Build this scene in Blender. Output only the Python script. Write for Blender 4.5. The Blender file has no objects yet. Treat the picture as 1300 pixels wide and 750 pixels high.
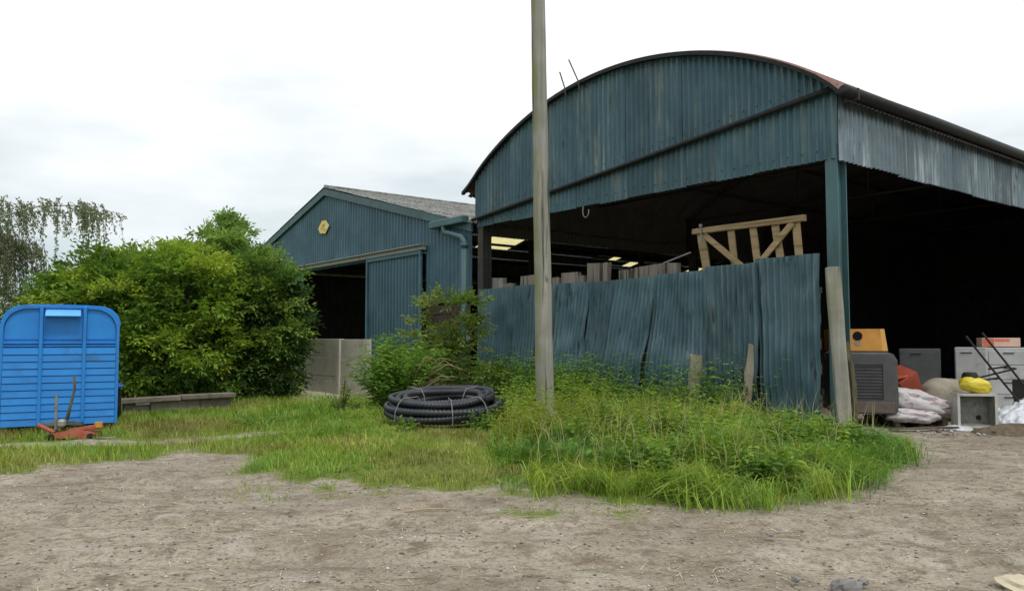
import bpy, bmesh, math, random
import numpy as np
from mathutils import Vector, Matrix, Euler

random.seed(7)
rng = np.random.default_rng(7)
S = bpy.context.scene
C = S.collection
PI = math.pi

# ------------------------------------------------------------------ camera
cam_d = bpy.data.cameras.new('camera')
cam = bpy.data.objects.new('camera', cam_d)
C.objects.link(cam)
cam.location = (0, 0, 1.6)
cam.rotation_euler = (PI / 2 + math.radians(3.21), 0, 0)
cam_d.sensor_fit = 'HORIZONTAL'
cam_d.sensor_width = 36
cam_d.lens = 27.40
cam_d.clip_start = 0.05
cam_d.clip_end = 4000
S.camera = cam

# ------------------------------------------------------------------ light and sky
SUN_EL, SUN_AZ = math.radians(60), math.atan2(0.55, -0.84)      # azimuth measured from +Y towards +X
world = bpy.data.worlds.new('World')
S.world = world
world.use_nodes = True
wn, wl = world.node_tree.nodes, world.node_tree.links
bg = wn['Background']
sky = wn.new('ShaderNodeTexSky')
sky.sky_type = 'NISHITA'
sky.sun_disc = False
sky.sun_elevation = SUN_EL
sky.sun_rotation = SUN_AZ
tc = wn.new('ShaderNodeTexCoord')
mp = wn.new('ShaderNodeMapping')
mp.inputs['Scale'].default_value = (1.0, 1.0, 3.2)
mp.inputs['Location'].default_value = (0.35, 0.2, 0.4)
nz = wn.new('ShaderNodeTexNoise')
nz.inputs['Scale'].default_value = 2.1
nz.inputs['Detail'].default_value = 5
nz.inputs['Roughness'].default_value = 0.5
rp = wn.new('ShaderNodeValToRGB')
rp.color_ramp.elements[0].position = 0.49
rp.color_ramp.elements[0].color = (4.7, 5.6, 6.0, 1)
rp.color_ramp.elements[1].position = 0.71
rp.color_ramp.elements[1].color = (9.7, 9.9, 9.9, 1)
mx = wn.new('ShaderNodeMixRGB')
mx.inputs[0].default_value = 0.93
wl.new(tc.outputs['Generated'], mp.inputs['Vector'])
wl.new(mp.outputs['Vector'], nz.inputs['Vector'])
sz = wn.new('ShaderNodeSeparateXYZ')
lo_ = wn.new('ShaderNodeMath'); lo_.operation = 'MULTIPLY_ADD'; lo_.inputs[1].default_value = 1.15; lo_.inputs[2].default_value = .02     # low sky: greyer cloud
wl.new(tc.outputs['Generated'], sz.inputs[0]); wl.new(sz.outputs['Z'], lo_.inputs[0])
ad_ = wn.new('ShaderNodeMath'); ad_.operation = 'MULTIPLY_ADD'; ad_.inputs[1].default_value = .70
wl.new(nz.outputs['Fac'], ad_.inputs[0]); wl.new(lo_.outputs[0], ad_.inputs[2])
wl.new(ad_.outputs[0], rp.inputs['Fac'])
wl.new(sky.outputs['Color'], mx.inputs[1])
wl.new(rp.outputs['Color'], mx.inputs[2])
wl.new(mx.outputs['Color'], bg.inputs['Color'])
bg.inputs['Strength'].default_value = 0.12

sun_d = bpy.data.lights.new('sun', 'SUN')
sun_d.energy = 1.5
sun_d.angle = math.radians(11)
sun_d.color = (1.0, 0.96, 0.9)
sun = bpy.data.objects.new('sun', sun_d)
C.objects.link(sun)
sd = Vector((math.sin(SUN_AZ) * math.cos(SUN_EL), math.cos(SUN_AZ) * math.cos(SUN_EL), math.sin(SUN_EL)))
sun.rotation_euler = sd.to_track_quat('Z', 'Y').to_euler()
sun.location = (0, 0, 30)

S.view_settings.view_transform = 'Standard'
S.view_settings.look = 'None'
S.view_settings.exposure = 0.0
S.view_settings.gamma = 1.0
S.cycles.max_bounces = 6
S.cycles.diffuse_bounces = 4
S.cycles.transmission_bounces = 3
S.cycles.use_denoising = True

# ------------------------------------------------------------------ object helpers
def tag_(o):
    o['kind'] = 'stuff'

def thing(name, label, cat, loc=(0, 0, 0), rotz=0.0, group=None):
    o = bpy.data.objects.new(name, None)
    C.objects.link(o)
    o.location = loc
    o.rotation_euler = (0, 0, rotz)
    o.empty_display_size = 0.2
    return tag(o, label, cat, group)

def tag(o, label=None, cat=None, group=None, kind=None):
    if label: o['label'] = label
    if cat: o['category'] = cat
    if group: o['group'] = group
    if kind: o['kind'] = kind
    return o

def link(name, me, mat, parent=None, smooth=False):
    o = bpy.data.objects.new(name, me)
    C.objects.link(o)
    if mat and not me.materials: me.materials.append(mat)
    if parent: o.parent = parent
    if smooth:
        me.polygons.foreach_set('use_smooth', [True] * len(me.polygons))
    return o

def rot3(e):
    return Euler(e).to_matrix()

class MB:
    """collects shapes that become one mesh object"""
    def __init__(s):
        s.v, s.f = [], []
    def add(s, vs, fs):
        b = len(s.v)
        s.v += [tuple(p) for p in vs]
        s.f += [tuple(i + b for i in f) for f in fs]
        return s
    def box(s, c, size, e=(0, 0, 0), ch=0.0):
        R = rot3(e); c = Vector(c); hx, hy, hz = [q / 2 for q in size]
        ch = min(ch, hx * .9, hy * .9, hz * .9)
        if ch <= 0:
            P = [Vector((x, y, z)) for z in (-hz, hz) for y in (-hy, hy) for x in (-hx, hx)]
            F = [(0, 2, 3, 1), (4, 5, 7, 6), (0, 1, 5, 4), (2, 6, 7, 3), (0, 4, 6, 2), (1, 3, 7, 5)]
            return s.add([R @ p + c for p in P], F)
        bm = bmesh.new()
        bmesh.ops.create_cube(bm, size=1.0)
        for v in bm.verts: v.co = Vector((v.co.x * 2 * hx, v.co.y * 2 * hy, v.co.z * 2 * hz))
        bmesh.ops.bevel(bm, geom=bm.edges[:], offset=ch, segments=1, affect='EDGES')
        bm.verts.ensure_lookup_table()
        vs = [R @ v.co + c for v in bm.verts]
        fs = [[v.index for v in f.verts] for f in bm.faces]
        bm.free()
        return s.add(vs, fs)
    def tube(s, pts, r, n=8, cap=True, e_up=None):
        pts = [Vector(p) for p in pts]
        rs = r if isinstance(r, (list, tuple)) else [r] * len(pts)
        rings, up = [], None
        for i, p in enumerate(pts):
            t = (pts[min(i + 1, len(pts) - 1)] - pts[max(i - 1, 0)])
            t = t.normalized() if t.length > 1e-9 else Vector((0, 0, 1))
            if up is None:
                up = Vector((0, 0, 1)) if abs(t.z) < .9 else Vector((1, 0, 0))
            u = (up - t * up.dot(t))
            u = u.normalized() if u.length > 1e-6 else t.orthogonal().normalized()
            up = u
            w = t.cross(u)
            rings.append([p + (u * math.cos(2 * PI * k / n) + w * math.sin(2 * PI * k / n)) * rs[i] for k in range(n)])
        b = []
        for q in rings: b += q
        F = []
        for i in range(len(rings) - 1):
            for k in range(n):
                a, c2 = i * n + k, i * n + (k + 1) % n
                F.append((a, c2, c2 + n, a + n))
        if cap:
            F.append(tuple(range(n - 1, -1, -1)))
            F.append(tuple((len(rings) - 1) * n + k for k in range(n)))
        return s.add(b, F)
    def prism(s, outline, y0, y1, M=None):
        """outline in local xz, extruded along y"""
        n = len(outline)
        P = [Vector((x, y0, z)) for x, z in outline] + [Vector((x, y1, z)) for x, z in outline]
        if M: P = [M @ p for p in P]
        F = [tuple(range(n)), tuple(range(2 * n - 1, n - 1, -1))]
        for i in range(n):
            j = (i + 1) % n
            F.append((i, i + n, j + n, j))
        return s.add(P, F)
    def beam(s, p0, p1, w, h, up=(0, 0, 1), seg=6, jit=0.004, seed=0):
        """rough timber: squared length of wood with slightly uneven faces"""
        r = random.Random(seed)
        p0, p1 = Vector(p0), Vector(p1)
        t = (p1 - p0).normalized(); up = Vector(up)
        u = (up - t * up.dot(t)).normalized(); w_ = t.cross(u)
        V, F = [], []
        c = 0.12
        prof = [(-.5 + c, -.5), (.5 - c, -.5), (.5, -.5 + c), (.5, .5 - c), (.5 - c, .5), (-.5 + c, .5), (-.5, .5 - c), (-.5, -.5 + c)]
        for i in range(seg + 1):
            p = p0.lerp(p1, i / seg)
            for a, b in prof:
                V.append(p + w_ * (a * w + r.uniform(-jit, jit)) + u * (b * h + r.uniform(-jit, jit)) + t * (r.uniform(-jit, jit) * 2 if i in (0, seg) else 0))
        n = 8
        for i in range(seg):
            for k in range(n):
                a, b = i * n + k, i * n + (k + 1) % n
                F.append((a, b, b + n, a + n))
        F.append(tuple(range(n - 1, -1, -1))); F.append(tuple(seg * n + k for k in range(n)))
        return s.add(V, F)
    def mesh(s, name):
        me = bpy.data.meshes.new(name)
        me.from_pydata(s.v, [], s.f)
        me.update()
        bm = bmesh.new(); bm.from_mesh(me)
        bmesh.ops.recalc_face_normals(bm, faces=bm.faces[:])
        bm.to_mesh(me); bm.free()
        return me
    def build(s, name, mat, parent=None, smooth=False):
        return link(name, s.mesh(name), mat, parent, smooth)

def np_mesh(name, V, tris=None, quads=None, col=None):
    me = bpy.data.meshes.new(name)
    V = np.asarray(V, dtype=np.float32)
    loops, starts, n = [], [], 0
    if quads is not None and len(quads):
        loops.append(quads.reshape(-1)); starts.append(np.arange(len(quads)) * 4); n = len(quads) * 4
    if tris is not None and len(tris):
        loops.append(tris.reshape(-1)); starts.append(n + np.arange(len(tris)) * 3)
    loops = np.concatenate(loops).astype(np.int32); starts = np.concatenate(starts).astype(np.int32)
    me.vertices.add(len(V)); me.vertices.foreach_set('co', V.reshape(-1))
    me.loops.add(len(loops)); me.loops.foreach_set('vertex_index', loops)
    me.polygons.add(len(starts)); me.polygons.foreach_set('loop_start', starts)
    me.update(calc_edges=True)
    me.validate()
    if col is not None:
        a = me.attributes.new('tint', 'FLOAT_COLOR', 'POINT')
        c4 = np.ones((len(V), 4), dtype=np.float32); c4[:, :3] = col
        a.data.foreach_set('color', c4.reshape(-1))
    return me

def vnoise(x, y, seed=0):
    """smooth value noise on arrays"""
    x = np.asarray(x, dtype=np.float64); y = np.asarray(y, dtype=np.float64)
    xi, yi = np.floor(x).astype(np.int64), np.floor(y).astype(np.int64)
    fx, fy = x - xi, y - yi
    fx, fy = fx * fx * (3 - 2 * fx), fy * fy * (3 - 2 * fy)
    def h(a, b):
        n = (a * 374761393 + b * 668265263 + seed * 982451653) & 0x7fffffff
        n = ((n ^ (n >> 13)) * 1274126177) & 0x7fffffff
        return ((n ^ (n >> 16)) & 0xffff) / 65535.0
    return (h(xi, yi) * (1 - fx) + h(xi + 1, yi) * fx) * (1 - fy) + (h(xi, yi + 1) * (1 - fx) + h(xi + 1, yi + 1) * fx) * fy

def fbm(x, y, seed=0, o=4):
    t, a, s = 0, 1, 0
    for i in range(o):
        t = t + a * vnoise(x * 2 ** i, y * 2 ** i, seed + i); s += a; a *= .5
    return t / s

# ------------------------------------------------------------------ materials
def new_mat(name):
    m = bpy.data.materials.new(name); m.use_nodes = True
    return m, m.node_tree.nodes, m.node_tree.links, m.node_tree.nodes['Principled BSDF']

def coords(N, L, scale=(1, 1, 1), rnd=True, rot=(0, 0, 0)):
    t = N.new('ShaderNodeTexCoord'); m = N.new('ShaderNodeMapping')
    m.inputs['Scale'].default_value = scale; m.inputs['Rotation'].default_value = rot
    L.new(t.outputs['Object'], m.inputs['Vector'])
    if rnd:
        oi = N.new('ShaderNodeObjectInfo'); mu = N.new('ShaderNodeMath'); mu.operation = 'MULTIPLY'; mu.inputs[1].default_value = 37.0
        L.new(oi.outputs['Random'], mu.inputs[0]); L.new(mu.outputs[0], m.inputs['Location'])
    return m.outputs['Vector']

def noise(N, L, vec, scale, detail=4, rough=.55):
    n = N.new('ShaderNodeTexNoise')
    n.inputs['Scale'].default_value = scale; n.inputs['Detail'].default_value = detail; n.inputs['Roughness'].default_value = rough
    L.new(vec, n.inputs['Vector'])
    return n.outputs['Fac']

def ramp(N, L, fac, stops):
    r = N.new('ShaderNodeValToRGB'); e = r.color_ramp.elements
    while len(e) < len(stops): e.new(0.5)
    for q, (p, c) in zip(e, stops):
        q.position = p; q.color = (c, c, c, 1) if isinstance(c, (int, float)) else (*c, 1)
    L.new(fac, r.inputs['Fac'])
    return r.outputs['Color']

def mix(N, L, fac, a, b, mode='MIX'):
    m = N.new('ShaderNodeMixRGB'); m.blend_type = mode
    for i, q in ((0, fac), (1, a), (2, b)):
        if isinstance(q, (int, float)): m.inputs[i].default_value = q if i == 0 else (q, q, q, 1)
        elif isinstance(q, tuple): m.inputs[i].default_value = (*q, 1)
        else: L.new(q, m.inputs[i])
    return m.outputs['Color']

def bump(N, L, bsdf, h, strength=.3, dist=.01):
    b = N.new('ShaderNodeBump'); b.inputs['Strength'].default_value = strength; b.inputs['Distance'].default_value = dist
    L.new(h, b.inputs['Height']); L.new(b.outputs['Normal'], bsdf.inputs['Normal'])

def obj_vary(N, L, col, lo=.85, hi=1.12):
    oi = N.new('ShaderNodeObjectInfo')
    r = ramp(N, L, oi.outputs['Random'], [(0, lo), (1, hi)])
    return mix(N, L, 1.0, col, r, 'MULTIPLY')

def steel_paint(name, base, stain, dark, stain_amt=.5, dark_amt=.5, rust_amt=.4, rough=.55, metal=0.0, spec=.4, streak=(9, 9, .45), lo=.86, hi=1.12, dk_rng=(.55, .68)):
    """painted corrugated sheet: patchy paint, runs of pale stain, dark scuffs, rust freckles"""
    m, N, L, B = new_mat(name)
    v = coords(N, L, (1, 1, 1), True)
    vs = coords(N, L, streak, True)
    big = noise(N, L, v, 1.1, 4)
    c = mix(N, L, ramp(N, L, big, [(.3, 0), (.7, 1)]), tuple(q * .78 for q in base), tuple(min(1, q * 1.22) for q in base))
    st = noise(N, L, vs, 1.0, 6, .65)
    patch = ramp(N, L, noise(N, L, v, .55, 3), [(.42, 0), (.62, 1)])
    sf = mix(N, L, 1.0, ramp(N, L, st, [(.49, 0), (.68, stain_amt)]), patch, 'MULTIPLY')
    c = mix(N, L, sf, c, stain)
    vd = coords(N, L, (streak[0] * .8, streak[1] * .8, streak[2] * 3.2), True)
    dk = noise(N, L, vd, 1.3, 8, .72)
    df = mix(N, L, 1.0, ramp(N, L, dk, [(dk_rng[0], 0), (dk_rng[1], dark_amt)]), ramp(N, L, noise(N, L, v, .9, 2), [(.4, 0), (.6, 1)]), 'MULTIPLY')
    c = mix(N, L, df, c, dark)
    ru = noise(N, L, v, 7, 6, .7)
    c = mix(N, L, ramp(N, L, ru, [(.62, 0), (.75, rust_amt)]), c, (.11, .05, .028))
    c = obj_vary(N, L, c, lo, hi)
    L.new(c, B.inputs['Base Color'])
    B.inputs['Metallic'].default_value = metal
    B.inputs['Specular IOR Level'].default_value = spec
    L.new(ramp(N, L, st, [(.3, rough - .1), (.8, rough + .2)]), B.inputs['Roughness'])
    bump(N, L, B, noise(N, L, v, 22, 5, .6), .12, .01)
    return m

def rough_mat(name, a, b, scale=4, rough=.85, bstr=.3, bdist=.01, stretch=(1, 1, 1), spots=None, vary=(.88, 1.1), spec=.3, metal=0.0, spot_rng=(.58, .7)):
    m, N, L, B = new_mat(name)
    v = coords(N, L, stretch, True)
    n1 = noise(N, L, v, scale, 7, .62)
    c = mix(N, L, ramp(N, L, n1, [(.32, 0), (.68, 1)]), a, b)
    if spots:
        n2 = noise(N, L, coords(N, L, (1, 1, 1), True), scale * .6, 6, .7)
        c = mix(N, L, ramp(N, L, n2, [(spot_rng[0], 0), (spot_rng[1], .85)]), c, spots)
    c = obj_vary(N, L, c, *vary)
    L.new(c, B.inputs['Base Color'])
    B.inputs['Roughness'].default_value = rough
    B.inputs['Metallic'].default_value = metal
    B.inputs['Specular IOR Level'].default_value = spec
    bump(N, L, B, noise(N, L, v, scale * 3, 6, .65), bstr, bdist)
    return m

def wood_mat(name, a, b, crack=(.05, .045, .035), algae=None, axis='Z', rough=.9, grain=26, alg_rng=(.45, .62), alg_max=.8, one_side=False):
    m, N, L, B = new_mat(name)
    st = {'Z': (grain, grain, .9), 'X': (.9, grain, grain), 'Y': (grain, .9, grain)}[axis]
    v = coords(N, L, st, True)
    v1 = coords(N, L, (1, 1, 1), True)
    g = noise(N, L, v, 1.0, 6, .65)
    c = mix(N, L, ramp(N, L, g, [(.3, 0), (.7, 1)]), a, b)
    c = mix(N, L, ramp(N, L, noise(N, L, v1, 2.2, 4), [(.35, 0), (.75, .5)]), c, tuple(q * .62 for q in a))
    v2 = coords(N, L, tuple(q * .55 for q in st), True)
    cr = noise(N, L, v2, 1.0, 3, .5)
    crf = ramp(N, L, cr, [(.34, .95), (.43, 0)])
    c = mix(N, L, crf, c, crack)
    if algae:
        af = ramp(N, L, noise(N, L, v1, 1.3, 5), [(alg_rng[0], 0), (alg_rng[1], alg_max)])
        if one_side:                                                # algae keeps to the damp side of the pole
            ge = N.new('ShaderNodeNewGeometry'); sx_ = N.new('ShaderNodeSeparateXYZ'); L.new(ge.outputs['Normal'], sx_.inputs[0])
            af = mix(N, L, 1.0, af, ramp(N, L, mix(N, L, .5, sx_.outputs['X'], noise(N, L, v1, 2.5, 3)), [(-.25, 1), (.12, .12)]), 'MULTIPLY')
        c = mix(N, L, af, c, algae)
    c = obj_vary(N, L, c, .85, 1.12)
    L.new(c, B.inputs['Base Color'])
    B.inputs['Roughness'].default_value = rough
    B.inputs['Specular IOR Level'].default_value = .2
    bump(N, L, B, g, .5, .012)
    return m

def leaf_mat(name, trans=.3, rough=.7):
    """leaf colour comes from each leaf's own tint"""
    m, N, L, B = new_mat(name)
    at = N.new('ShaderNodeAttribute'); at.attribute_name = 'tint'
    L.new(at.outputs['Color'], B.inputs['Base Color'])
    B.inputs['Roughness'].default_value = rough
    B.inputs['Specular IOR Level'].default_value = .2
    tr = N.new('ShaderNodeBsdfTranslucent')
    br = mix(N, L, 1.0, at.outputs['Color'], (1.25, 1.3, .6), 'MULTIPLY')
    L.new(br, tr.inputs['Color'])
    ms = N.new('ShaderNodeMixShader'); ms.inputs[0].default_value = trans
    L.new(B.outputs[0], ms.inputs[1]); L.new(tr.outputs[0], ms.inputs[2])
    L.new(ms.outputs[0], N['Material Output'].inputs['Surface'])
    return m

M = {}
M['teal'] = steel_paint('teal_sheet_paint', (.052, .120, .150), (.30, .31, .25), (.014, .022, .026), .95, .75, .5, .5, lo=.86, hi=1.12)
M['teal_low'] = steel_paint('teal_fascia_paint', (.055, .125, .155), (.28, .28, .21), (.016, .024, .026), .7, .6, .45, .5, lo=.86, hi=1.12)
M['fence'] = steel_paint('teal_fence_paint', (.060, .124, .150), (.24, .28, .29), (.010, .013, .016), .65, .95, .45, .44, .0, .4, (15, 15, .32), lo=.82, hi=1.18, dk_rng=(.53, .60))
M['shedblue'] = steel_paint('shed_sheet_paint', (.050, .118, .155), (.10, .16, .17), (.018, .035, .045), .35, .4, .15, .5, lo=.9, hi=1.1)
M['silver'] = steel_paint('stained_sheet_with_sheen', (.135, .175, .195), (.52, .56, .58), (.016, .02, .024), 1.0, 1.0, .1, .36, .5, .5, (13, 13, .5), .80, 1.15)  # side fascia: stain streaks, with sky highlights also put into their pale colour
M['tealsteel'] = steel_paint('teal_steel_section', (.052, .115, .125), (.16, .18, .16), (.03, .02, .016), .3, .6, .5, .5)
M['darksteel'] = rough_mat('dark_rusty_steel', (.040, .038, .037), (.070, .062, .057), 3, .7, .2)
M['gutter'] = rough_mat('black_painted_gutter', (.007, .008, .009), (.017, .018, .019), 6, .6, .2)
M['roof_rust'] = rough_mat('rust_red_roof_paint', (.17, .085, .07), (.24, .13, .105), 3, .7, .2, .01, (1, 1, 1), (.06, .035, .03))
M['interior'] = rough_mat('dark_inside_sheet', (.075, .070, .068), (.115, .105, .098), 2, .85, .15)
M['asbestos'] = rough_mat('grey_cement_roof_sheet', (.12, .125, .12), (.28, .28, .265), 5, .9, .5, .03, (1, 1, 1), (.05, .052, .04), spot_rng=(.50, .62))
M['conc'] = rough_mat('pale_concrete', (.40, .37, .31), (.52, .49, .42), 3, .9, .25, .008, (1, 1, 1), (.27, .24, .19), (.95, 1.05))
M['conc_old'] = rough_mat('old_brown_concrete', (.135, .115, .095), (.23, .20, .165), 5, .92, .4, .012, (1, 1, 1), (.06, .075, .035))
M['boards'] = wood_mat('brown_weathered_board', (.055, .042, .032), (.105, .082, .062), axis='X')
M['pole'] = wood_mat('grey_pole_wood', (.20, .195, .172), (.335, .325, .29), (.05, .045, .035), (.175, .19, .075), 'Z', .92, 17, (.38, .62), .85, True)
M['sleeper'] = wood_mat('grey_sleeper_wood', (.24, .235, .205), (.40, .385, .34), (.04, .035, .03), (.15, .165, .08), 'Z', .92, 22, (.5, .7), .6)
M['sleeper_dark'] = wood_mat('dark_post_wood', (.085, .07, .05), (.15, .125, .09), (.03, .025, .02), (.09, .10, .04), 'Z', .92, 22)
M['stake'] = wood_mat('silvery_stake_wood', (.20, .175, .135), (.32, .29, .225), (.04, .035, .025), (.12, .13, .06), 'Z', .92, 24, (.5, .7), .5)
M['block'] = wood_mat('old_grey_brown_timber', (.18, .16, .132), (.33, .295, .245), (.03, .025, .02), None, 'Z', .92, 20)
M['gatewood'] = wood_mat('tan_gate_wood', (.40, .285, .15), (.52, .39, .225), (.26, .18, .09), None, 'X', .75, 16)
M['blue'] = rough_mat('bright_blue_paint', (.020, .205, .60), (.028, .250, .68), 2.2, .42, .06, .004, (1, 1, 1), (.035, .12, .27), (.93, 1.06), .35, 0.0, (.54, .74))
M['bluedark'] = rough_mat('blue_paint_seam', (.015, .11, .36), (.02, .14, .42), 3, .45, .05)
M['rubber'] = rough_mat('black_rubber', (.012, .012, .012), (.022, .022, .021), 8, .8, .2)
M['galv'] = rough_mat('dull_galvanised_steel', (.22, .215, .20), (.34, .335, .31), 9, .5, .2, .004, (1, 1, 1), (.10, .06, .035), spec=.5, metal=.4)
M['redmetal'] = rough_mat('faded_red_metal', (.36, .085, .055), (.46, .15, .10), 9, .6, .2, .004, (1, 1, 1), (.12, .05, .03))
M['pipe'] = rough_mat('black_plastic_pipe', (.016, .019, .025), (.028, .032, .040), 5, .42, .1, .004, spec=.5)
M['strap'] = rough_mat('pale_tie_string', (.25, .25, .24), (.36, .35, .33), 6, .8)
M['machgrey'] = rough_mat('dark_grey_machine_paint', (.055, .058, .062), (.095, .098, .10), 4, .45, .15, .005, (1, 1, 1), (.13, .10, .075), spec=.5, spot_rng=(.56, .72))
M['machdirt'] = rough_mat('dirty_grey_machine_paint', (.115, .092, .075), (.17, .14, .115), 6, .8, .3)
M['orange'] = rough_mat('amber_machine_paint', (.50, .225, .045), (.60, .30, .075), 3, .5, .1, .004, (1, 1, 1), (.3, .14, .05))
M['orangepale'] = rough_mat('pale_amber_paint', (.72, .40, .10), (.80, .48, .15), 4, .5)  # paler than the hood, for the strip along its edge
M['black'] = rough_mat('matt_black_metal', (.010, .010, .011), (.02, .02, .02), 6, .6)
M['slot'] = rough_mat('near_black_inside', (.004, .004, .004), (.007, .007, .007), 6, .9)  # near-black for radiator, hole and shed purlins; purlin shade is in this colour
M['whiteware'] = rough_mat('dirty_white_enamel', (.36, .37, .37), (.47, .48, .48), 3, .5, .08, .004, (1, 1, 1), (.30, .28, .25))
M['greyware'] = rough_mat('dull_grey_enamel', (.075, .08, .082), (.115, .12, .12), 3, .5, .08, .004)
M['ceramic'] = rough_mat('dirty_sink_ceramic', (.40, .40, .37), (.53, .52, .48), 4, .35, .1, .004, (1, 1, 1), (.16, .155, .13), spec=.5)
M['ceramic_in'] = rough_mat('darker_sink_basin', (.13, .13, .115), (.25, .25, .22), 9, .6, .15, .004, (1, 1, 1), (.045, .045, .038))  # basin coloured darker than the shell
M['yellow'] = rough_mat('yellow_plastic_bag', (.68, .55, .03), (.80, .66, .06), 7, .4, .4, .02, (1, 1, 1), (.25, .19, .02), spec=.5)
M['film'] = rough_mat('white_plastic_film', (.42, .45, .48), (.62, .66, .70), 7, .35, .4, .02, (1, 1, 1), (.22, .23, .24), spec=.5)
M['beige'] = rough_mat('beige_woven_sack', (.30, .27, .21), (.40, .37, .30), 8, .85, .4, .01, (1, 1, 1), (.2, .17, .13))
M['cream_box'] = rough_mat('cream_cardboard', (.62, .42, .33), (.72, .5, .40), 3, .8)
M['redpanel'] = rough_mat('red_carton_print', (.55, .13, .08), (.62, .18, .11), 3, .8)
M['pallet'] = wood_mat('muddy_pallet_wood', (.10, .08, .06), (.17, .14, .11), axis='X')
M['stone'] = rough_mat('grey_field_stone', (.17, .165, .16), (.26, .25, .24), 7, .85, .4)
M['palestone'] = rough_mat('pale_sandy_stone', (.45, .39, .28), (.56, .50, .38), 6, .9, .4)
M['bark'] = rough_mat('brown_bark', (.06, .05, .038), (.11, .095, .07), 9, .95, .6, .02, (1, 1, .3))
M['birchbark'] = rough_mat('birch_bark', (.42, .40, .37), (.58, .56, .52), 5, .8, .3, .01, (1, 1, 3), (.05, .045, .04))
M['straw'] = rough_mat('dry_straw', (.36, .29, .15), (.48, .40, .23), 9, .85)
M['leaf'] = leaf_mat('leaf_green', .40)
M['grass'] = leaf_mat('grass_blade', .35, .6)
M['deadstem'] = rough_mat('dry_bent_stem', (.30, .235, .13), (.42, .34, .2), 6, .85)

def translucent_mat():
    m, N, L, B = new_mat('yellowed_translucent_sheet')
    tr = N.new('ShaderNodeBsdfTranslucent')
    v = coords(N, L, (1, 1, 1), False)
    c = mix(N, L, noise(N, L, v, 3, 4), (.72, .62, .25), (.9, .84, .5))
    L.new(c, tr.inputs['Color'])
    L.new(c, B.inputs['Base Color'])
    ms = N.new('ShaderNodeMixShader'); ms.inputs[0].default_value = .8
    L.new(B.outputs[0], ms.inputs[1]); L.new(tr.outputs[0], ms.inputs[2])
    L.new(ms.outputs[0], N['Material Output'].inputs['Surface'])
    return m
M['rooflight'] = translucent_mat()

def sack_mat():
    m, N, L, B = new_mat('white_sack_red_print')
    v = coords(N, L, (1, 1, 1), False)
    base = mix(N, L, noise(N, L, v, 6, 5), (.46, .45, .46), (.62, .61, .61))
    vz = coords(N, L, (5, 16, 16), False)
    band = noise(N, L, coords(N, L, (1.2, 1.2, 1.2), False), 1.8, 2)
    f = mix(N, L, 1.0, ramp(N, L, noise(N, L, vz, 1.6, 3), [(.54, 0), (.58, .55)]), ramp(N, L, band, [(.45, 0), (.52, 1)]), 'MULTIPLY')
    c = mix(N, L, f, base, (.40, .07, .08))
    c = mix(N, L, ramp(N, L, noise(N, L, v, 3, 6, .7), [(.55, 0), (.75, .7)]), c, (.2, .16, .13))
    L.new(c, B.inputs['Base Color']); B.inputs['Roughness'].default_value = .5
    bump(N, L, B, noise(N, L, v, 12, 5), .4, .02)
    return m
M['sack'] = sack_mat()

# ------------------------------------------------------------------ ground
VERGE = np.array([(-40, 9.0), (-9, 9.2), (-6.2, 9.5), (-5.5, 10.6), (-4.9, 11.6), (-3.9, 11.2), (-3.3, 9.9), (-2.7, 9.3), (-1.4, 8.6), (-.1, 8.15), (1.2, 7.95),
                  (2.5, 7.95), (3.2, 8.4), (3.9, 9.3), (4.9, 10.5), (5.5, 11.1), (5.8, 12.0), (5.75, 12.9), (5.35, 13.5), (-1.2, 21.6), (-6, 27.8), (-22, 48), (-60, 60)])
BAR_A = np.array([5.555, 13.176]); DIR = np.array([-0.61643, 0.78741]); INN = np.array([0.78741, 0.61643])

def inside(poly, x, y):
    r = np.zeros(x.shape, bool); j = len(poly) - 1
    for i in range(len(poly)):
        xi, yi = poly[i]; xj, yj = poly[j]
        cr = ((yi > y) != (yj > y)) & (x < (xj - xi) * (y - yi) / (yj - yi + 1e-12) + xi)
        r ^= cr; j = i
    return r

def edge_dist(poly, x, y):
    d = np.full(x.shape, 1e9)
    for i in range(len(poly)):
        a = poly[i]; b = poly[(i + 1) % len(poly)]
        ab = b - a; t = np.clip(((x - a[0]) * ab[0] + (y - a[1]) * ab[1]) / (ab @ ab), 0, 1)
        d = np.minimum(d, np.hypot(x - a[0] - t * ab[0], y - a[1] - t * ab[1]))
    return np.where(inside(poly, x, y), d, -d)

def verge_mask(x, y):
    """0 bare earth .. 1 full turf"""
    e = edge_dist(VERGE, x, y) + (fbm(x * 1.6, y * 1.6, 3) - .5) * 1.5 + (fbm(x * 5, y * 5, 13, 2) - .5) * .5
    m = np.clip(e / 1.0 + .5, 0, 1)
    # worn wheel line crossing the lawn on the left
    t = np.clip((x + 7.5) / 4.0, 0, 1)
    line = 11.2 + 1.7 * t
    worn = np.exp(-((y - line) / .28) ** 2) * (x < -3.2) * (fbm(x * 2.3, y * 2.3, 9) + .25)
    m = m * (1 - np.clip(worn * 1.1, 0, .92))
    # thin green on the dirt in front of the verge
    sp = np.exp(-((x - .5) / 1.5) ** 2 - ((y - 7.25) / .35) ** 2) * .75 + np.exp(-((x + 1.9) / 1.6) ** 2 - ((y - 8.4) / .45) ** 2) * .7
    m = np.maximum(m, np.clip(sp * (fbm(x * 3, y * 3, 21) * 2.2 - .65), 0, .8))
    return m

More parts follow.
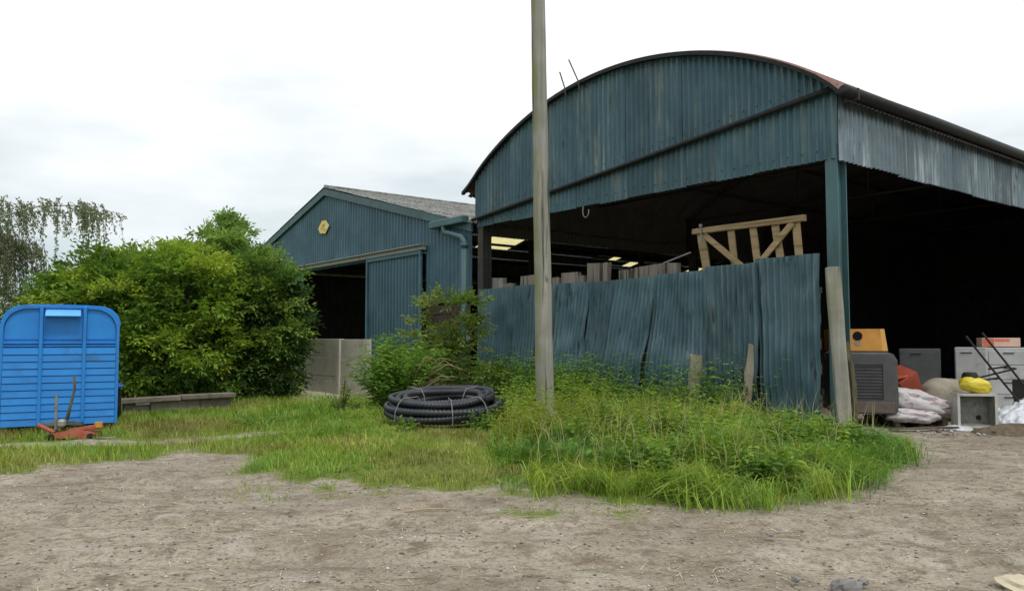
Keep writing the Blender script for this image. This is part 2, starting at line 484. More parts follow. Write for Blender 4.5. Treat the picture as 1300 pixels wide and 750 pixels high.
def ground_h(x, y):
    near = np.clip((26 - np.hypot(x, y - 6)) / 8, 0, 1)
    h = (fbm(x * .35, y * .35, 5, 3) - .5) * .10 + (fbm(x * 1.7, y * 2.6, 6, 4) - .5) * .05 + (fbm(x * 7, y * 9, 8, 3) - .5) * .022
    for a_, b_ in ((5.65, 2.1), (7.0, 4.4), (9.2, .5)):                       # wheel ruts across the yard
        ln_ = a_ + .22 * np.sin(x * .45 + b_) + .03 * x
        h -= .032 * np.exp(-((y - ln_) / .16) ** 2) - .018 * np.exp(-((y - ln_ - .3) / .14) ** 2)
    h += np.clip(edge_dist(VERGE, x, y) / 1.5, 0, 1) * .10 * (y < 20)
    return h * near - .02

def dirt_ground():
    def lines(a, b, step, far):
        c = list(np.arange(a, b + 1e-6, step)); q = []
        s, g = step, 1.35
        p = b
        while p < far: s *= g; p += s; q.append(p)
        q2 = []; s = step; p = a
        while p > -far: s *= g; p -= s; q2.append(p)
        return np.array(q2[::-1] + c + q)
    xs = lines(-10, 9.5, .07, 1500); ys = lines(3.0, 15, .06, 1500)
    X, Y = np.meshgrid(xs, ys)
    Z = ground_h(X, Y)
    nx, ny = len(xs), len(ys)
    V = np.stack([X, Y, Z], -1).reshape(-1, 3)
    i = np.arange(ny - 1)[:, None] * nx + np.arange(nx - 1)[None]
    Q = np.stack([i, i + 1, i + 1 + nx, i + nx], -1).reshape(-1, 4)
    g = verge_mask(X, Y).reshape(-1)
    far = np.clip((np.hypot(X, Y) - 38) / 15, 0, 1).reshape(-1)
    g = np.maximum(g, far)
    me = np_mesh('ground', V, None, Q, np.stack([g, g, g], -1))
    m, N, L, B = new_mat('dirt_and_turf')
    at = N.new('ShaderNodeAttribute'); at.attribute_name = 'tint'
    v = coords(N, L, (1, 1, 1), False)
    vw = coords(N, L, (1, 1.25, 1), False)
    c = mix(N, L, ramp(N, L, noise(N, L, vw, .9, 6, .62), [(.34, 0), (.66, 1)]), (.265, .230, .178), (.415, .366, .295))
    c = mix(N, L, ramp(N, L, noise(N, L, vw, 3.2, 7, .68), [(.50, 0), (.64, .85)]), c, (.145, .112, .078))
    c = mix(N, L, ramp(N, L, noise(N, L, coords(N, L, (1, 1.2, 1), False), 12, 6, .7), [(.50, 0), (.66, .75)]), c, (.165, .130, .092))
    c = mix(N, L, ramp(N, L, noise(N, L, coords(N, L, (1, 1.3, 1), False), 7.5, 6, .7), [(.55, 0), (.68, .7)]), c, (.40, .368, .31))
    c = mix(N, L, ramp(N, L, noise(N, L, vw, 1.7, 5, .6), [(.56, 0), (.66, .8)]), c, (.42, .39, .33))
    fine = noise(N, L, v, 34, 6, .7)
    c = mix(N, L, ramp(N, L, fine, [(.36, .55), (.52, 0)]), c, (.09, .075, .058))
    vo = N.new('ShaderNodeTexVoronoi'); vo.inputs['Scale'].default_value = 38; L.new(v, vo.inputs['Vector'])
    bw = N.new('ShaderNodeRGBToBW'); L.new(vo.outputs['Color'], bw.inputs[0])
    peb = ramp(N, L, bw.outputs[0], [(.1, (.10, .088, .07)), (.9, (.42, .38, .31))])
    c = mix(N, L, ramp(N, L, vo.outputs['Distance'], [(.10, .6), (.26, 0)]), c, peb)
    c = mix(N, L, ramp(N, L, noise(N, L, v, .55, 3, .5), [(.42, .28), (.60, 0)]), c, (.150, .122, .090))
    hsv = N.new('ShaderNodeHueSaturation'); hsv.inputs['Saturation'].default_value = 1.0; L.new(c, hsv.inputs['Color']); c = hsv.outputs['Color']
    turf = mix(N, L, noise(N, L, v, 5, 6, .65), (.075, .115, .018), (.17, .215, .040))
    turf = mix(N, L, ramp(N, L, noise(N, L, v, 14, 5, .7), [(.52, 0), (.7, .7)]), turf, (.19, .165, .09))
    gm = N.new('ShaderNodeMath'); gm.operation = 'ADD'; gm.use_clamp = True
    gn = N.new('ShaderNodeMath'); gn.operation = 'MULTIPLY_ADD'; gn.inputs[1].default_value = .8; gn.inputs[2].default_value = -.4
    L.new(noise(N, L, v, 9, 6, .7), gn.inputs[0])
    L.new(at.outputs['Fac'], gm.inputs[0]); L.new(gn.outputs[0], gm.inputs[1])
    c = mix(N, L, ramp(N, L, gm.outputs[0], [(.32, 0), (.62, 1)]), c, turf)
    L.new(c, B.inputs['Base Color']); B.inputs['Roughness'].default_value = .95; B.inputs['Specular IOR Level'].default_value = .15
    hh = mix(N, L, .5, fine, vo.outputs['Distance'])
    hh = mix(N, L, .5, hh, noise(N, L, v, 9, 6, .65))
    bump(N, L, B, hh, .9, .03)
    o = link('ground', me, m, None, True)
    return tag(o, 'pale trodden dirt yard turning to grass towards the buildings', None, None, 'structure')
dirt_ground()

# ------------------------------------------------------------------ corrugated sheets
def corr(cols, zb, zt, t0, xfun, pitch=.143, amp=.02, box=False, rows=1, ybulge=None, phase=0.0, seg=8):
    """one sheet of profiled steel in a thing's local frame. cols: array of distance along the wall."""
    u = np.asarray(cols)
    ph = (u / pitch + phase) % 1.0
    if box:
        w = np.interp(ph, [0, .14, .26, .60, .72, 1.0], [0, 0, 1, 1, 0, 0]) * 2 - 1
    else:
        w = np.sin(2 * PI * ph)
    R = rows + 1
    V = np.zeros((R, len(u), 3))
    for r in range(R):
        f = r / rows
        z = zb(u) * (1 - f) + zt(u) * f
        x = xfun(u, f)
        y = t0 + amp * w + (ybulge(u, z) if ybulge else 0)
        V[r, :, 0] = x; V[r, :, 1] = y; V[r, :, 2] = z
    n = len(u)
    i = np.arange(R - 1)[:, None] * n + np.arange(n - 1)[None]
    Q = np.stack([i, i + n, i + n + 1, i + 1], -1).reshape(-1, 4)
    return V.reshape(-1, 3), Q

def ucols(a, b, pitch, seg=8):
    n = max(2, int(round((b - a) / pitch * seg)) + 1)
    return np.linspace(a, b, n)

WALL_ROT = math.atan2(-DIR[1], -DIR[0])          # local x runs right along the front, local y runs into the building
W, EAVE, LOW, RISE = 10.62, 5.93, 4.70, 1.72
RAD = ((W / 2) ** 2 + RISE ** 2) / (2 * RISE)
def arch(s):
    return EAVE + RISE * np.maximum(1 - ((np.asarray(s) - W / 2) / (W / 2)) ** 2, 0) ** .88
def barz(s):
    return 5.88 - .0916 * np.asarray(s)

barn = thing('barn', 'teal corrugated steel barn with rounded arched roof, open front and open side', 'barn', (BAR_A[0], BAR_A[1], 0), WALL_ROT)
BLEN = 28.0
# gable sheets above the sloping bar
edges = np.linspace(0, W, 14)
for i in range(13):
    a, b = edges[i], edges[i + 1] + (.05 if i < 12 else 0)
    u = ucols(a, b, .143)
    V, Q = corr(u, lambda q: barz(q) - .02, arch, -.06 + .012 * (i % 2), lambda q, f: -q, .143, .030)
    link('gable_sheet', np_mesh('gable_sheet', V, None, Q), M['teal'], barn, True)
for i in range(13):
    a, b = edges[i], edges[i + 1] + (.05 if i < 12 else 0)
    u = ucols(a, b, .143)
    jig = [.0, .012, -.01, .02][i % 4]
    V, Q = corr(u, lambda q: q * 0 + LOW + jig, lambda q: np.maximum(barz(q) + .10, LOW + .12), .012 + .01 * (i % 2), lambda q, f: -q, .143, .030, phase=.2)
    link('fascia_sheet', np_mesh('fascia_sheet', V, None, Q), M['teal_low'], barn, True)
# dark bar under the gable sheets
MB().tube([(.10, -.10, float(barz(-.1))), (-5, -.105, float(barz(5)) - .02), (-W - .05, -.10, float(barz(W)))], .052, 8).build('bar', M['gutter'], barn, True)
# front verge: curved trim along the arch
ang = np.linspace(-.24, W + .42, 46)
vb = MB()
prev = None
P = []
for s_ in ang:
    z = float(arch(np.clip(s_, 0, W)))
    if s_ < 0: z += s_ * 1.0
    if s_ > W: z -= (s_ - W) * .55
    P.append((-s_, z))
for i in range(len(P) - 1):
    (x0, z0), (x1, z1) = P[i], P[i + 1]
    vb.add([(x0, -.22, z0 - .05), (x1, -.22, z1 - .05), (x1, -.22, z1 + .035), (x0, -.22, z0 + .035),
            (x0, -.12, z0 - .05), (x1, -.12, z1 - .05), (x1, -.12, z1 + .035), (x0, -.12, z0 + .035)],
           [(0, 1, 2, 3), (4, 7, 6, 5), (0, 4, 5, 1), (3, 2, 6, 7)])
vb.build('verge_trim', M['gutter'], barn)
# curved roof sheets, corrugated round the arch
def roof_strip(y0, y1):
    n = max(3, int((y1 - y0) / .15 * 6)); ys = np.linspace(y0, y1, n)
    Pn = np.array(P); ns = len(Pn)
    off = .045 + .018 * np.sin(2 * PI * ys / .15)
    tx = np.gradient(Pn[:, 0]); tz = np.gradient(Pn[:, 1]); l = np.hypot(tx, tz)
    nx, nz_ = tz / l, -tx / l
    nx, nz_ = (nx, nz_) if nz_.mean() > 0 else (-nx, -nz_)
    V = np.zeros((n, ns, 3))
    V[:, :, 0] = Pn[None, :, 0] + nx[None] * off[:, None]
    V[:, :, 2] = Pn[None, :, 1] + nz_[None] * off[:, None]
    V[:, :, 1] = ys[:, None]
    i = np.arange(n - 1)[:, None] * ns + np.arange(ns - 1)[None]
    Q = np.stack([i, i + 1, i + 1 + ns, i + ns], -1).reshape(-1, 4)
    return V.reshape(-1, 3), Q
for k in range(7):
    V, Q = roof_strip(-.20 + k * 4.05, -.20 + (k + 1) * 4.05 + .1)
    V[:, 2] += .004 * (k % 2)
    link('roof_sheet', np_mesh('roof_sheet', V, None, Q), M['roof_rust'], barn, True)
# dark lining a hand below the outer skin, facing the inside
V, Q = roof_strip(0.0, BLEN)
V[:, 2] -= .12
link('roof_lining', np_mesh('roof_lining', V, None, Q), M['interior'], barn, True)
# side fascia
mesh_cache = {}
for k in range(26):
    a = .02 + k * 1.06
    u = ucols(a, a + 1.1, .15)
    V, Q = corr(u, lambda q: q * 0 + LOW - .05 + [.0, .015, -.012][k % 3], lambda q: q * 0 + EAVE - .02, 0, lambda q, f: q, .15, .034)
    V2 = V.copy(); V2[:, 0] = -V[:, 1] + .05 + .01 * (k % 2); V2[:, 1] = V[:, 0]
    link('side_fascia_sheet', np_mesh('side_fascia_sheet', V2, None, Q), M['silver'], barn, True)
# side gutter with brackets
MB().tube([(.28, -.24, 5.74), (.28, 3, 5.78), (.28, BLEN, 5.80)], .105, 10).build('gutter', M['gutter'], barn, True)
gb = MB()
gb.box((.26, .06, 5.72), (.26, .03, .20)).build('gutter_bracket', M['darksteel'], barn)
for k in range(1, 9):
    o = barn.children[-1].copy(); C.objects.link(o); o.parent = barn; o.location = (0, 1.1 * k, 0)
# columns: I-sections
def column(x, y, h, mat, w=.2, d=.30):
    m = MB()
    m.box((x, y - d / 2 + .012, h / 2), (w, .022, h)); m.box((x, y + d / 2 - .012, h / 2), (w, .022, h)); m.box((x, y, h / 2), (.018, d - .05, h))
    return m.build('column', mat, barn)
c0 = column(-.12, .17, LOW + .25, M['tealsteel'], .22, .30)
column(-W + .16, .17, LOW + .2, M['darksteel'], .24, .30)
for y in (9.2, 13.8, 18.4, 23.0):
    column(-.12, y, EAVE - .15, M['darksteel']); column(-W + .14, y, EAVE - .15, M['darksteel'])
# arched trusses and purlins
for y in (4.6, 9.2, 13.8, 18.4, 23.0):
    t_ = MB(); ss = np.linspace(.2, W - .2, 22)
    t_.tube([(-s_, y, float(arch(s_)) - .30) for s_ in ss], .05, 6); t_.tube([(-.2, y, EAVE - .2), (-W + .2, y, EAVE - .2)], .035, 6)
    for s_ in (2.4, 4.2, 6.4, 8.2): t_.tube([(-s_, y, EAVE - .2), (-s_, y, float(arch(s_)) - .3)], .025, 5)
    t_.build('truss', M['darksteel'], barn)
for s_ in (1.2, 3.2, 5.3, 7.4, 9.4):
    MB().box((-s_, BLEN / 2, float(arch(s_)) - .19), (.07, BLEN - .2, .1)).build('purlin', M['darksteel'], barn)
MB().box((-W / 2, .11, LOW + .06), (W - .5, .05, .09)).build('front_rail', M['darksteel'], barn)
MB().box((-.06, BLEN / 2, LOW + .10), (.06, BLEN - .8, .10)).build('side_rail', M['darksteel'], barn)
# back wall and far side walls; unseen right one added to limit light
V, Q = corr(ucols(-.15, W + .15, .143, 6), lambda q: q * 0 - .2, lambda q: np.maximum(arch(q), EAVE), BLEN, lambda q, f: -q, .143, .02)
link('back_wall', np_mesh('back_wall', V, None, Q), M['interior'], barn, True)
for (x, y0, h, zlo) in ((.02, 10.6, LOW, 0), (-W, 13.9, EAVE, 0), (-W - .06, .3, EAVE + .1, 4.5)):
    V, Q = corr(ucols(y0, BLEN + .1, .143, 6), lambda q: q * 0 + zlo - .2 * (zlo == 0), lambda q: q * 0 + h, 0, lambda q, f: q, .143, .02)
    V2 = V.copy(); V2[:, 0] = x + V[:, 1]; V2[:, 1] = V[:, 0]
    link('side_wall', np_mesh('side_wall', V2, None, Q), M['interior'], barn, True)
# hook under the fascia and two roof brackets
hk = MB(); hk.tube([(-6.18 - .10, -.02, 4.72), (-6.18 - .10, -.03, 4.58)] + [(-6.18 - .10 * math.cos(a), -.03, 4.56 - .13 * math.sin(a)) for a in np.linspace(.3, PI - .3, 7)] + [(-6.18 + .10, -.03, 4.60)], .014, 6)
hk.build('hook', M['galv'], barn, True)
for s_, dx, dz in ((6.63, .10, .40), (6.15, .26, .55)):
    z = float(arch(s_))
    MB().tube([(-s_, -.24, z - .25), (-s_ - dx * .1, -.26, z), (-s_ - dx, -.34, z + dz)], .017, 6).build('wire_bracket', M['darksteel'], barn)

for z_f, t_, name_ in ((lambda q: LOW + .16, -.03, 'bolt_row'), (lambda q: float(barz(q)) + .18, -.10, 'bolt_row'), (lambda q: float(arch(q)) - .14, -.10, 'bolt_row')):
    m = MB()
    for q in np.arange(.35, W - .2, .286): m.box((-q, t_, z_f(q)), (.018, .02, .018))
    o = m.build(name_, M['gutter'], barn); o['kind'] = 'stuff'
# ------------------------------------------------------------------ fence of loose corrugated sheets
fence = thing('fence', 'tall fence of dented teal corrugated sheets closing the front bay', 'fence', (BAR_A[0], BAR_A[1], 0), WALL_ROT)
FS = [  # (s at bottom left/right of sheet, s at top), right to left along the front
    (.30, 1.42, .28, 1.54, 3.07, 0.02), (1.38, 2.62, 1.48, 2.66, 3.00, -.035), (2.58, 4.38, 2.60, 3.95, 2.94, .0), (4.34, 5.50, 3.88, 5.02, 2.90, -.05),
    (5.44, 6.30, 4.96, 5.95, 2.90, .01), (6.24, 7.30, 5.88, 6.92, 2.92, -.03), (7.24, 8.05, 6.86, 7.76, 2.93, .015), (8.0, 8.84, 7.70, 8.58, 2.95, -.025), (8.78, 10.3, 8.52, 10.28, 2.95, .01)]
for i, (b0, b1, t0, t1, zt, off) in enumerate(FS):
    n = int((b1 - b0) / .118 * 8) + 1
    u = np.linspace(0, b1 - b0, n)
    def xf(q, f, b0=b0, b1=b1, t0=t0, t1=t1):
        k = q / (b1 - b0)
        return -((b0 + (b1 - b0) * k) * (1 - f) + (t0 + (t1 - t0) * k) * f)
    def yb(q, z, i=i, w_=b1 - b0):
        b = .10 * np.exp(-((z - .9) / .7) ** 2) * (1 if i in (2, 3, 4, 5) else .4)
        dent = .06 * (vnoise(q * 1.6 + i * 7, z * 1.5 + i * 3, 4) - .5) + .04 * (vnoise(q * 4 + i * 5, z * 3.5 + i * 3, 14) - .5)
        curl = -.13 * np.clip((.25 - q) / .25, 0, 1) ** 2 * np.clip((1.9 - z) / 1.2, 0, 1) * (1 if i in (1, 3) else 0)
        return -b + dent + curl
    V, Q = corr(u, lambda q: q * 0 + .03, lambda q: q * 0 + zt + .012 * (vnoise(q * 3 + i, q * 0, 2) - .5), -.17 + off, xf, .118, .024, rows=22, ybulge=yb)
    link('fence_sheet', np_mesh('fence_sheet', V, None, Q), M['fence'], fence, True)
for z in (.7, 2.45):
    MB().box((-5.3, .02, z), (9.9, .06, .10)).build('rail', M['darksteel'], fence)
MB().beam((-2.55, .08, 0), (-2.55, .08, 2.8), .1, .1).build('post', M['sleeper_dark'], fence)
MB().beam((-7.6, .08, 0), (-7.6, .08, 2.8), .1, .1).build('post', M['sleeper_dark'], fence)

# ------------------------------------------------------------------ shed on the left
S0 = 20.37
def shed_pos(s): return BAR_A + DIR * s
sp = shed_pos(S0)
shed = thing('shed', 'blue-green pitched roof shed with half-open sliding door left of the arched barn', 'shed', (sp[0], sp[1], 0), WALL_ROT)
APEX, SLOPE, SR, SL, SLEN = 7.22, .252, 10.85, 29.9, 32.0
def shz(s): return APEX - SLOPE * np.abs(np.asarray(s) - S0)
RAILZ = 4.36
sx = lambda q, f: S0 - q
xs_e = [10.85, 12.05, 13.25]
for a, b in zip(xs_e[:-1], xs_e[1:]):
    V, Q = corr(ucols(a, b + .04, .2, 10), lambda q: q * 0 + 2.68, lambda q: shz(q) - .05, .0, sx, .2, .022, True)
    link('wall_sheet', np_mesh('wall_sheet', V, None, Q), M['shedblue'], shed)
e2 = np.linspace(13.25, 29.9, 14)
for i in range(13):
    a, b = e2[i], e2[i + 1]
    V, Q = corr(ucols(a, b + .04, .2, 10), lambda q: q * 0 + RAILZ - .12, lambda q: shz(q) - .05, .004 * (i % 2), sx, .2, .022, True)
    link('wall_sheet', np_mesh('wall_sheet', V, None, Q), M['shedblue'], shed)
for a, b in ((25.3, 27.6), (27.6, 29.9)):
    V, Q = corr(ucols(a, b + .03, .2, 10), lambda q: q * 0, lambda q: q * 0 + RAILZ - .1, .0, sx, .2, .022, True)
    link('wall_sheet', np_mesh('wall_sheet', V, None, Q), M['shedblue'], shed)
# sliding doors: sheets in a steel frame
def door(s0, s1, y):
    z0, z1 = .25, RAILZ - .08
    f = MB()
    cx = S0 - (s0 + s1) / 2
    for q in (s0 + .05, s1 - .05): f.box((S0 - q, y - .035, (z0 + z1) / 2), (.10, .07, z1 - z0))
    f.box((cx, y - .035, z1 - .055), (s1 - s0 - .2, .066, .1)); f.box((cx, y - .035, z0 + .055), (s1 - s0 - .2, .066, .1))
    d = f.build('sliding_door', M['shedblue'], shed)
    V, Q = corr(ucols(s0 + .08, s1 - .08, .2, 10), lambda q: q * 0 + z0 + .05, lambda q: q * 0 + z1 - .05, y + .01, sx, .2, .018, True)
    link('door_sheet', np_mesh('door_sheet', V, None, Q), M['shedblue'], d)
door(13.20, 16.72, -.16)
door(22.0, 25.25, -.16)
rl = MB(); rl.box((S0 - 19.2, -.17, RAILZ), (12.2, .16, .13)); rl.box((S0 - 19.2, -.22, RAILZ + .075), (12.25, .30, .03))
rl.build('door_rail', M['galv'], shed)
# barge boards along both slopes
ln = (S0 - SR) * math.hypot(1, SLOPE); aa = math.atan(SLOPE)
for sgn in (1, -1):
    L_ = (S0 - SR + .15) if sgn > 0 else (SL - S0 + .2)
    m = MB(); x1 = sgn * L_; z1 = APEX - SLOPE * L_
    m.add([(0, -.12, APEX - .20), (x1, -.12, z1 - .20), (x1, -.12, z1 + .05), (0, -.12, APEX + .05),
           (0, -.06, APEX - .20), (x1, -.06, z1 - .20), (x1, -.06, z1 + .05), (0, -.06, APEX + .05)],
          [(0, 1, 2, 3), (4, 7, 6, 5), (0, 4, 5, 1), (3, 2, 6, 7), (1, 5, 6, 2), (0, 3, 7, 4)])
    m.build('barge_board', M['tealsteel'], shed)
# roof sheets; corrugations run down the slope; some on the left slope are rooflights
def slope_sheet(s0, s1, y0, y1, lift, mat, name):
    n = max(3, int((y1 - y0) / .146 * 6)); ys = np.linspace(y0, y1, n)
    w = .028 * np.sin(2 * PI * ys / .146)
    V = np.zeros((n, 2, 3))
    for k, s_ in enumerate((s0, s1)):
        V[:, k, 0] = S0 - s_; V[:, k, 1] = ys; V[:, k, 2] = float(shz(s_)) + .06 + lift + w
    i = np.arange(n - 1)[:, None] * 2
    Q = np.concatenate([i, i + 1, i + 3, i + 2], 1)
    return link(name, np_mesh(name, V.reshape(-1, 3), None, Q), mat, shed, True)
for k in range(16):
    y0 = -.15 + 2.02 * k; y1 = y0 + 2.06
    mids = np.linspace(S0, SR - .25, 5)
    for j in range(4):
        up = .015 * (3 - j) + .006 * (k % 2)
        lift = up + (.0 if k < 3 else .10 if (j == 3 or j == 2) and k >= 4 else 0)
        slope_sheet(mids[j] if j == 0 else mids[j] + .12, mids[j + 1], y0, y1, lift, M['asbestos'], 'roof_sheet')
for k in range(16):
    y0 = -.15 + 2.02 * k; y1 = y0 + 2.06
    cuts = [S0, 23.25, 24.75, 26.0, SL + .3] if k != 9 else [S0, 24.35, 24.85, 26.0, SL + .3]
    if k in (10, 13): cuts = [S0, 24.9, 25.6, 26.0, SL + .3]
    for j in range(4):
        light = k in (5, 9, 10, 13) and j == 1
        if light and k != 5:
            ym = y0 + {9: 1.35, 10: 1.2, 13: 1.0}[k]
            slope_sheet(cuts[j], cuts[j + 1], y0, ym + .03, .02, M['asbestos'], 'roof_sheet')
            slope_sheet(cuts[j], cuts[j + 1], ym, y1, .02, M['rooflight'], 'rooflight')
            continue
        slope_sheet(cuts[j], cuts[j + 1], y0, y1, .006 * (k % 2) + .01 * (3 - j), M['rooflight'] if light else M['asbestos'], 'rooflight' if light else 'roof_sheet')
for s_ in (12.5, 14.8, 17.2, 19.6, 21.2, 23.9, 26.2, 28.4):
    MB().box((S0 - s_, SLEN / 2, float(shz(s_)) - .05), (.08, SLEN - .3, .12)).build('purlin', M['slot'], shed)  # shade put into the colour, so rooflights do not brighten the purlins
rg = MB(); rg.tube([(0, -.1, APEX + .11), (0, SLEN, APEX + .11)], .09, 8); rg.build('ridge_cap', M['asbestos'], shed, True)
# inner lining (dark) for the far gable and outer side wall
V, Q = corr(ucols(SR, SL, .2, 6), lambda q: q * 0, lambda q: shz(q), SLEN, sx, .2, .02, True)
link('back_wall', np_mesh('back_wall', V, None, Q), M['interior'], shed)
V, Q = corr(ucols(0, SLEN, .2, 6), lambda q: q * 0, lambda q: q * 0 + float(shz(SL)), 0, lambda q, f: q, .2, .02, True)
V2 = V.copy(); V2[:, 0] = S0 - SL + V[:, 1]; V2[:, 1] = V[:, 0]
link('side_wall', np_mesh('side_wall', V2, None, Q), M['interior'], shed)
for y in (6, 12, 18, 24):
    MB().box((S0 - 15.5, y, 3.0), (.18, .18, 6)).build('column', M['darksteel'], shed)
# concrete panels across the doorway and boards beside it
z = 0.05
for i in range(9):
    h = .28
    MB().beam((S0 - 13.2, .02 + .006 * (i % 2), z + h / 2), (S0 - 10.95, .02, z + h / 2 + random.uniform(-.01, .01)), .04, h - .02, (0, 0, 1), 4, .004, i).build('board', M['boards'], shed)
    z += h + .005
# gutter end, swan-neck and downpipe at the corner
gx = lambda s_: S0 - s_
MB().box((gx(11.75), -.20, 4.95), (1.75, .26, .20), ch=.02).build('gutter', M['tealsteel'], shed)
MB().tube([(gx(11.9), -.25, 4.84), (gx(11.85), -.25, 4.68), (gx(11.5), -.26, 4.60), (gx(10.95), -.27, 4.45), (gx(10.82), -.27, 4.30), (gx(10.80), -.27, 4.1)], .075, 10).build('swan_neck', M['tealsteel'], shed, True)
MB().tube([(gx(10.80), -.27, 4.22), (gx(10.82), -.27, .1)], .09, 10).build('downpipe', M['tealsteel'], shed, True)
MB().tube([(gx(10.80), -.27, 4.26), (gx(10.80), -.27, 4.14)], .115, 10).build('pipe_socket', M['tealsteel'], shed, True)
MB().box((gx(10.56), -.28, 1.70), (.16, .10, .26), ch=.02).build('junction_box', M['galv'], shed)

# yellow plate on the gable
sgp = shed_pos(20.46) - INN * .07
sg = thing('sign', 'small yellow six-sided plate high on the blue-green shed gable', 'sign', (sgp[0], sgp[1], 0), WALL_ROT)
hexo = [(20.92, 5.80), (20.74, 5.61), (20.30, 5.56), (19.98, 5.82), (20.28, 6.06), (20.62, 6.07)]
hexo = [(20.46 - s_, z_) for s_, z_ in hexo]
myel = rough_mat('yellow_enamel_plate', (.62, .46, .10), (.74, .58, .2), 4, .5, .05, .002, (1, 1, 1), (.74, .66, .38))
MB().prism(hexo, -.015, .015).build('plate', myel, sg)
pr = MB()
mdk = rough_mat('brown_printed_marks', (.36, .22, .05), (.42, .27, .08), 4, .6)
pr.box((.02, -.018, 5.88), (.26, .004, .07)); pr.box((-.05, -.018, 5.78), (.34, .004, .035)); pr.box((.10, -.018, 5.70), (.22, .004, .03))
pr.build('print', mdk, sg)

# ------------------------------------------------------------------ things behind the fence
def bpt(s_, t_, z_=0.0):
    p = BAR_A + DIR * s_ + INN * t_
    return (p[0], p[1], z_)
SLP = [(10.70, 9.90, 3.28, .12, 1), (10.10, 9.45, 3.10, .0, 0), (9.20, 8.52, 3.26, .02, 0), (8.40, 7.95, 3.12, -.02, 0), (7.86, 7.62, 3.15, .0, 0), (7.58, 6.96, 3.23, .02, 0), (6.92, 6.66, 3.13, .0, 0), (6.62, 6.20, 3.40, .06, 0), (6.13, 5.97, 3.38, .10, 0),
       (5.52, 5.22, 3.17, .0, 0), (5.19, 4.98, 3.19, .02, 0), (4.95, 4.46, 3.22, .0, 0), (4.42, 4.16, 3.22, .0, 0), (4.13, 3.84, 3.23, .03, 0)]
SLAB = ['pale flat-topped timber end at the left end of the row above the fence', 'low timber end right of the pale flat-topped one', 'square timber end just left of the tall pole', 'low timber end hidden mostly by the tall pole',
        'narrow timber end showing just right of the tall pole', 'broad timber end second to the right of the pole', 'low dark timber end left of the tall leaning block', 'tallest leaning timber block above the fence', 'thin dark board leaning against the tallest timber block',
        'first of five timber ends left of the wooden gate', 'narrow second timber end of the five left of the gate', 'widest middle timber end of the five left of the gate', 'fourth timber end of the five left of the gate', 'timber end nearest the wooden gate']
for i, (sa, sb, zt, lean, pale) in enumerate(SLP):
    w = sa - sb
    x, y, _ = bpt((sa + sb) / 2, .42 + .03 * (i % 3))
    o = thing('timber_sleeper', SLAB[i], 'timber', (x, y, 0), WALL_ROT, 'old timber sleepers stood on end behind the fence')
    m = MB(); m.beam((-lean, 0, .0), (lean * .5, 0, zt), w * .97, .16, (0, 1, 0), 10, .008, i + 50)
    m.build('timber', M['sleeper'] if pale else M['block'], o)
px, py, _ = bpt(4.0, .62)
ro = thing('rod', 'thin pale metal rod lying across the timber ends left of the gate', 'rod', (px, py, 0), WALL_ROT)
MB().tube([(-.25, -.18, 3.24), (.42, -.1, 3.42)], .02, 6).build('bar', M['galv'], ro)

# rough stack that carries the gate
x, y, _ = bpt(2.3, .75)
stk = thing('pallet_stack', 'stack of old timbers behind the fence under the wooden gate', 'timber stack', (x, y, 0), WALL_ROT)
for k in range(12):
    for q in (-.25, 0, .25) if k % 2 == 0 else (-1.0, 0, 1.0):
        if k % 2 == 0: MB().box((0, q, .10 + k * .235), (2.6, .2, .19)).build('timber', M['sleeper_dark'], stk)
        else: MB().box((q, 0, .105 + k * .235), (.2, .8, .20 + .036)).build('timber', M['sleeper_dark'], stk)
x, y, _ = bpt(2.36, .72)
gate = thing('wooden_gate', 'tan wooden gate with diagonal braces standing above the corrugated fence', 'gate', (x, y, 0), WALL_ROT)
gate.rotation_euler = (0, 0, WALL_ROT)
z0 = 2.84
def gx2(s_): return 2.36 - s_
MB().beam((gx2(3.66), 0, 3.88), (gx2(1.05), 0, 3.86), .10, .12, (0, 0, 1), 6, .003, 1).build('top_rail', M['gatewood'], gate)
MB().beam((gx2(3.55), 0, z0 + .06), (gx2(1.10), 0, z0 + .06), .08, .11, (0, 0, 1), 6, .003, 2).build('bottom_rail', M['gatewood'], gate)
for i, (st, sb_, w) in enumerate(((3.50, 3.33, .19), (2.74, 2.64, .15), (2.22, 2.10, .15), (1.72, 1.58, .15), (1.27, 1.20, .15))):
    MB().beam((gx2(sb_), .04, z0 + .1), (gx2(st), .04, 3.84), w, .045, (0, 1, 0), 5, .003, 3 + i).build('upright', M['gatewood'], gate)
MB().beam((gx2(2.30), -.015, z0 + .1), (gx2(3.36), -.015, 3.78), .12, .04, (0, 1, 0), 5, .003, 9).build('brace', M['gatewood'], gate)
MB().beam((gx2(2.20), -.015, z0 + .1), (gx2(1.30), -.015, 3.80), .12, .04, (0, 1, 0), 5, .003, 10).build('brace', M['gatewood'], gate)
gm_ = MB(); gm_.tube([(gx2(3.40), -.07, 3.62), (gx2(3.41), -.07, 4.0)], .018, 6); gm_.box((gx2(3.41), -.07, 3.98), (.07, .05, .07), ch=.01)
gm_.build('latch', M['galv'], gate)

# ------------------------------------------------------------------ pole and posts
pole = thing('utility_pole', 'tall grey round wooden pole streaked with green rising from weeds before the fence', 'utility pole', (.54, 12.6, 0))
pb = MB(); n = 40
pts = [(-.115 * (k / n) * 1.25 + .002 * math.sin(k * .7), .003 * math.sin(k * .4), -.1 + 9.4 * k / n) for k in range(n + 1)]
pb.tube(pts, [.150 - .045 * k / n + .0012 * math.sin(k * 2.1) for k in range(n + 1)], 18)
pb.build('shaft', M['pole'], pole, True)
stn = MB(); stn.box((.03, -.150, 2.6), (.05, .012, .07)); stn.build('tag_plate', M['galv'], pole)

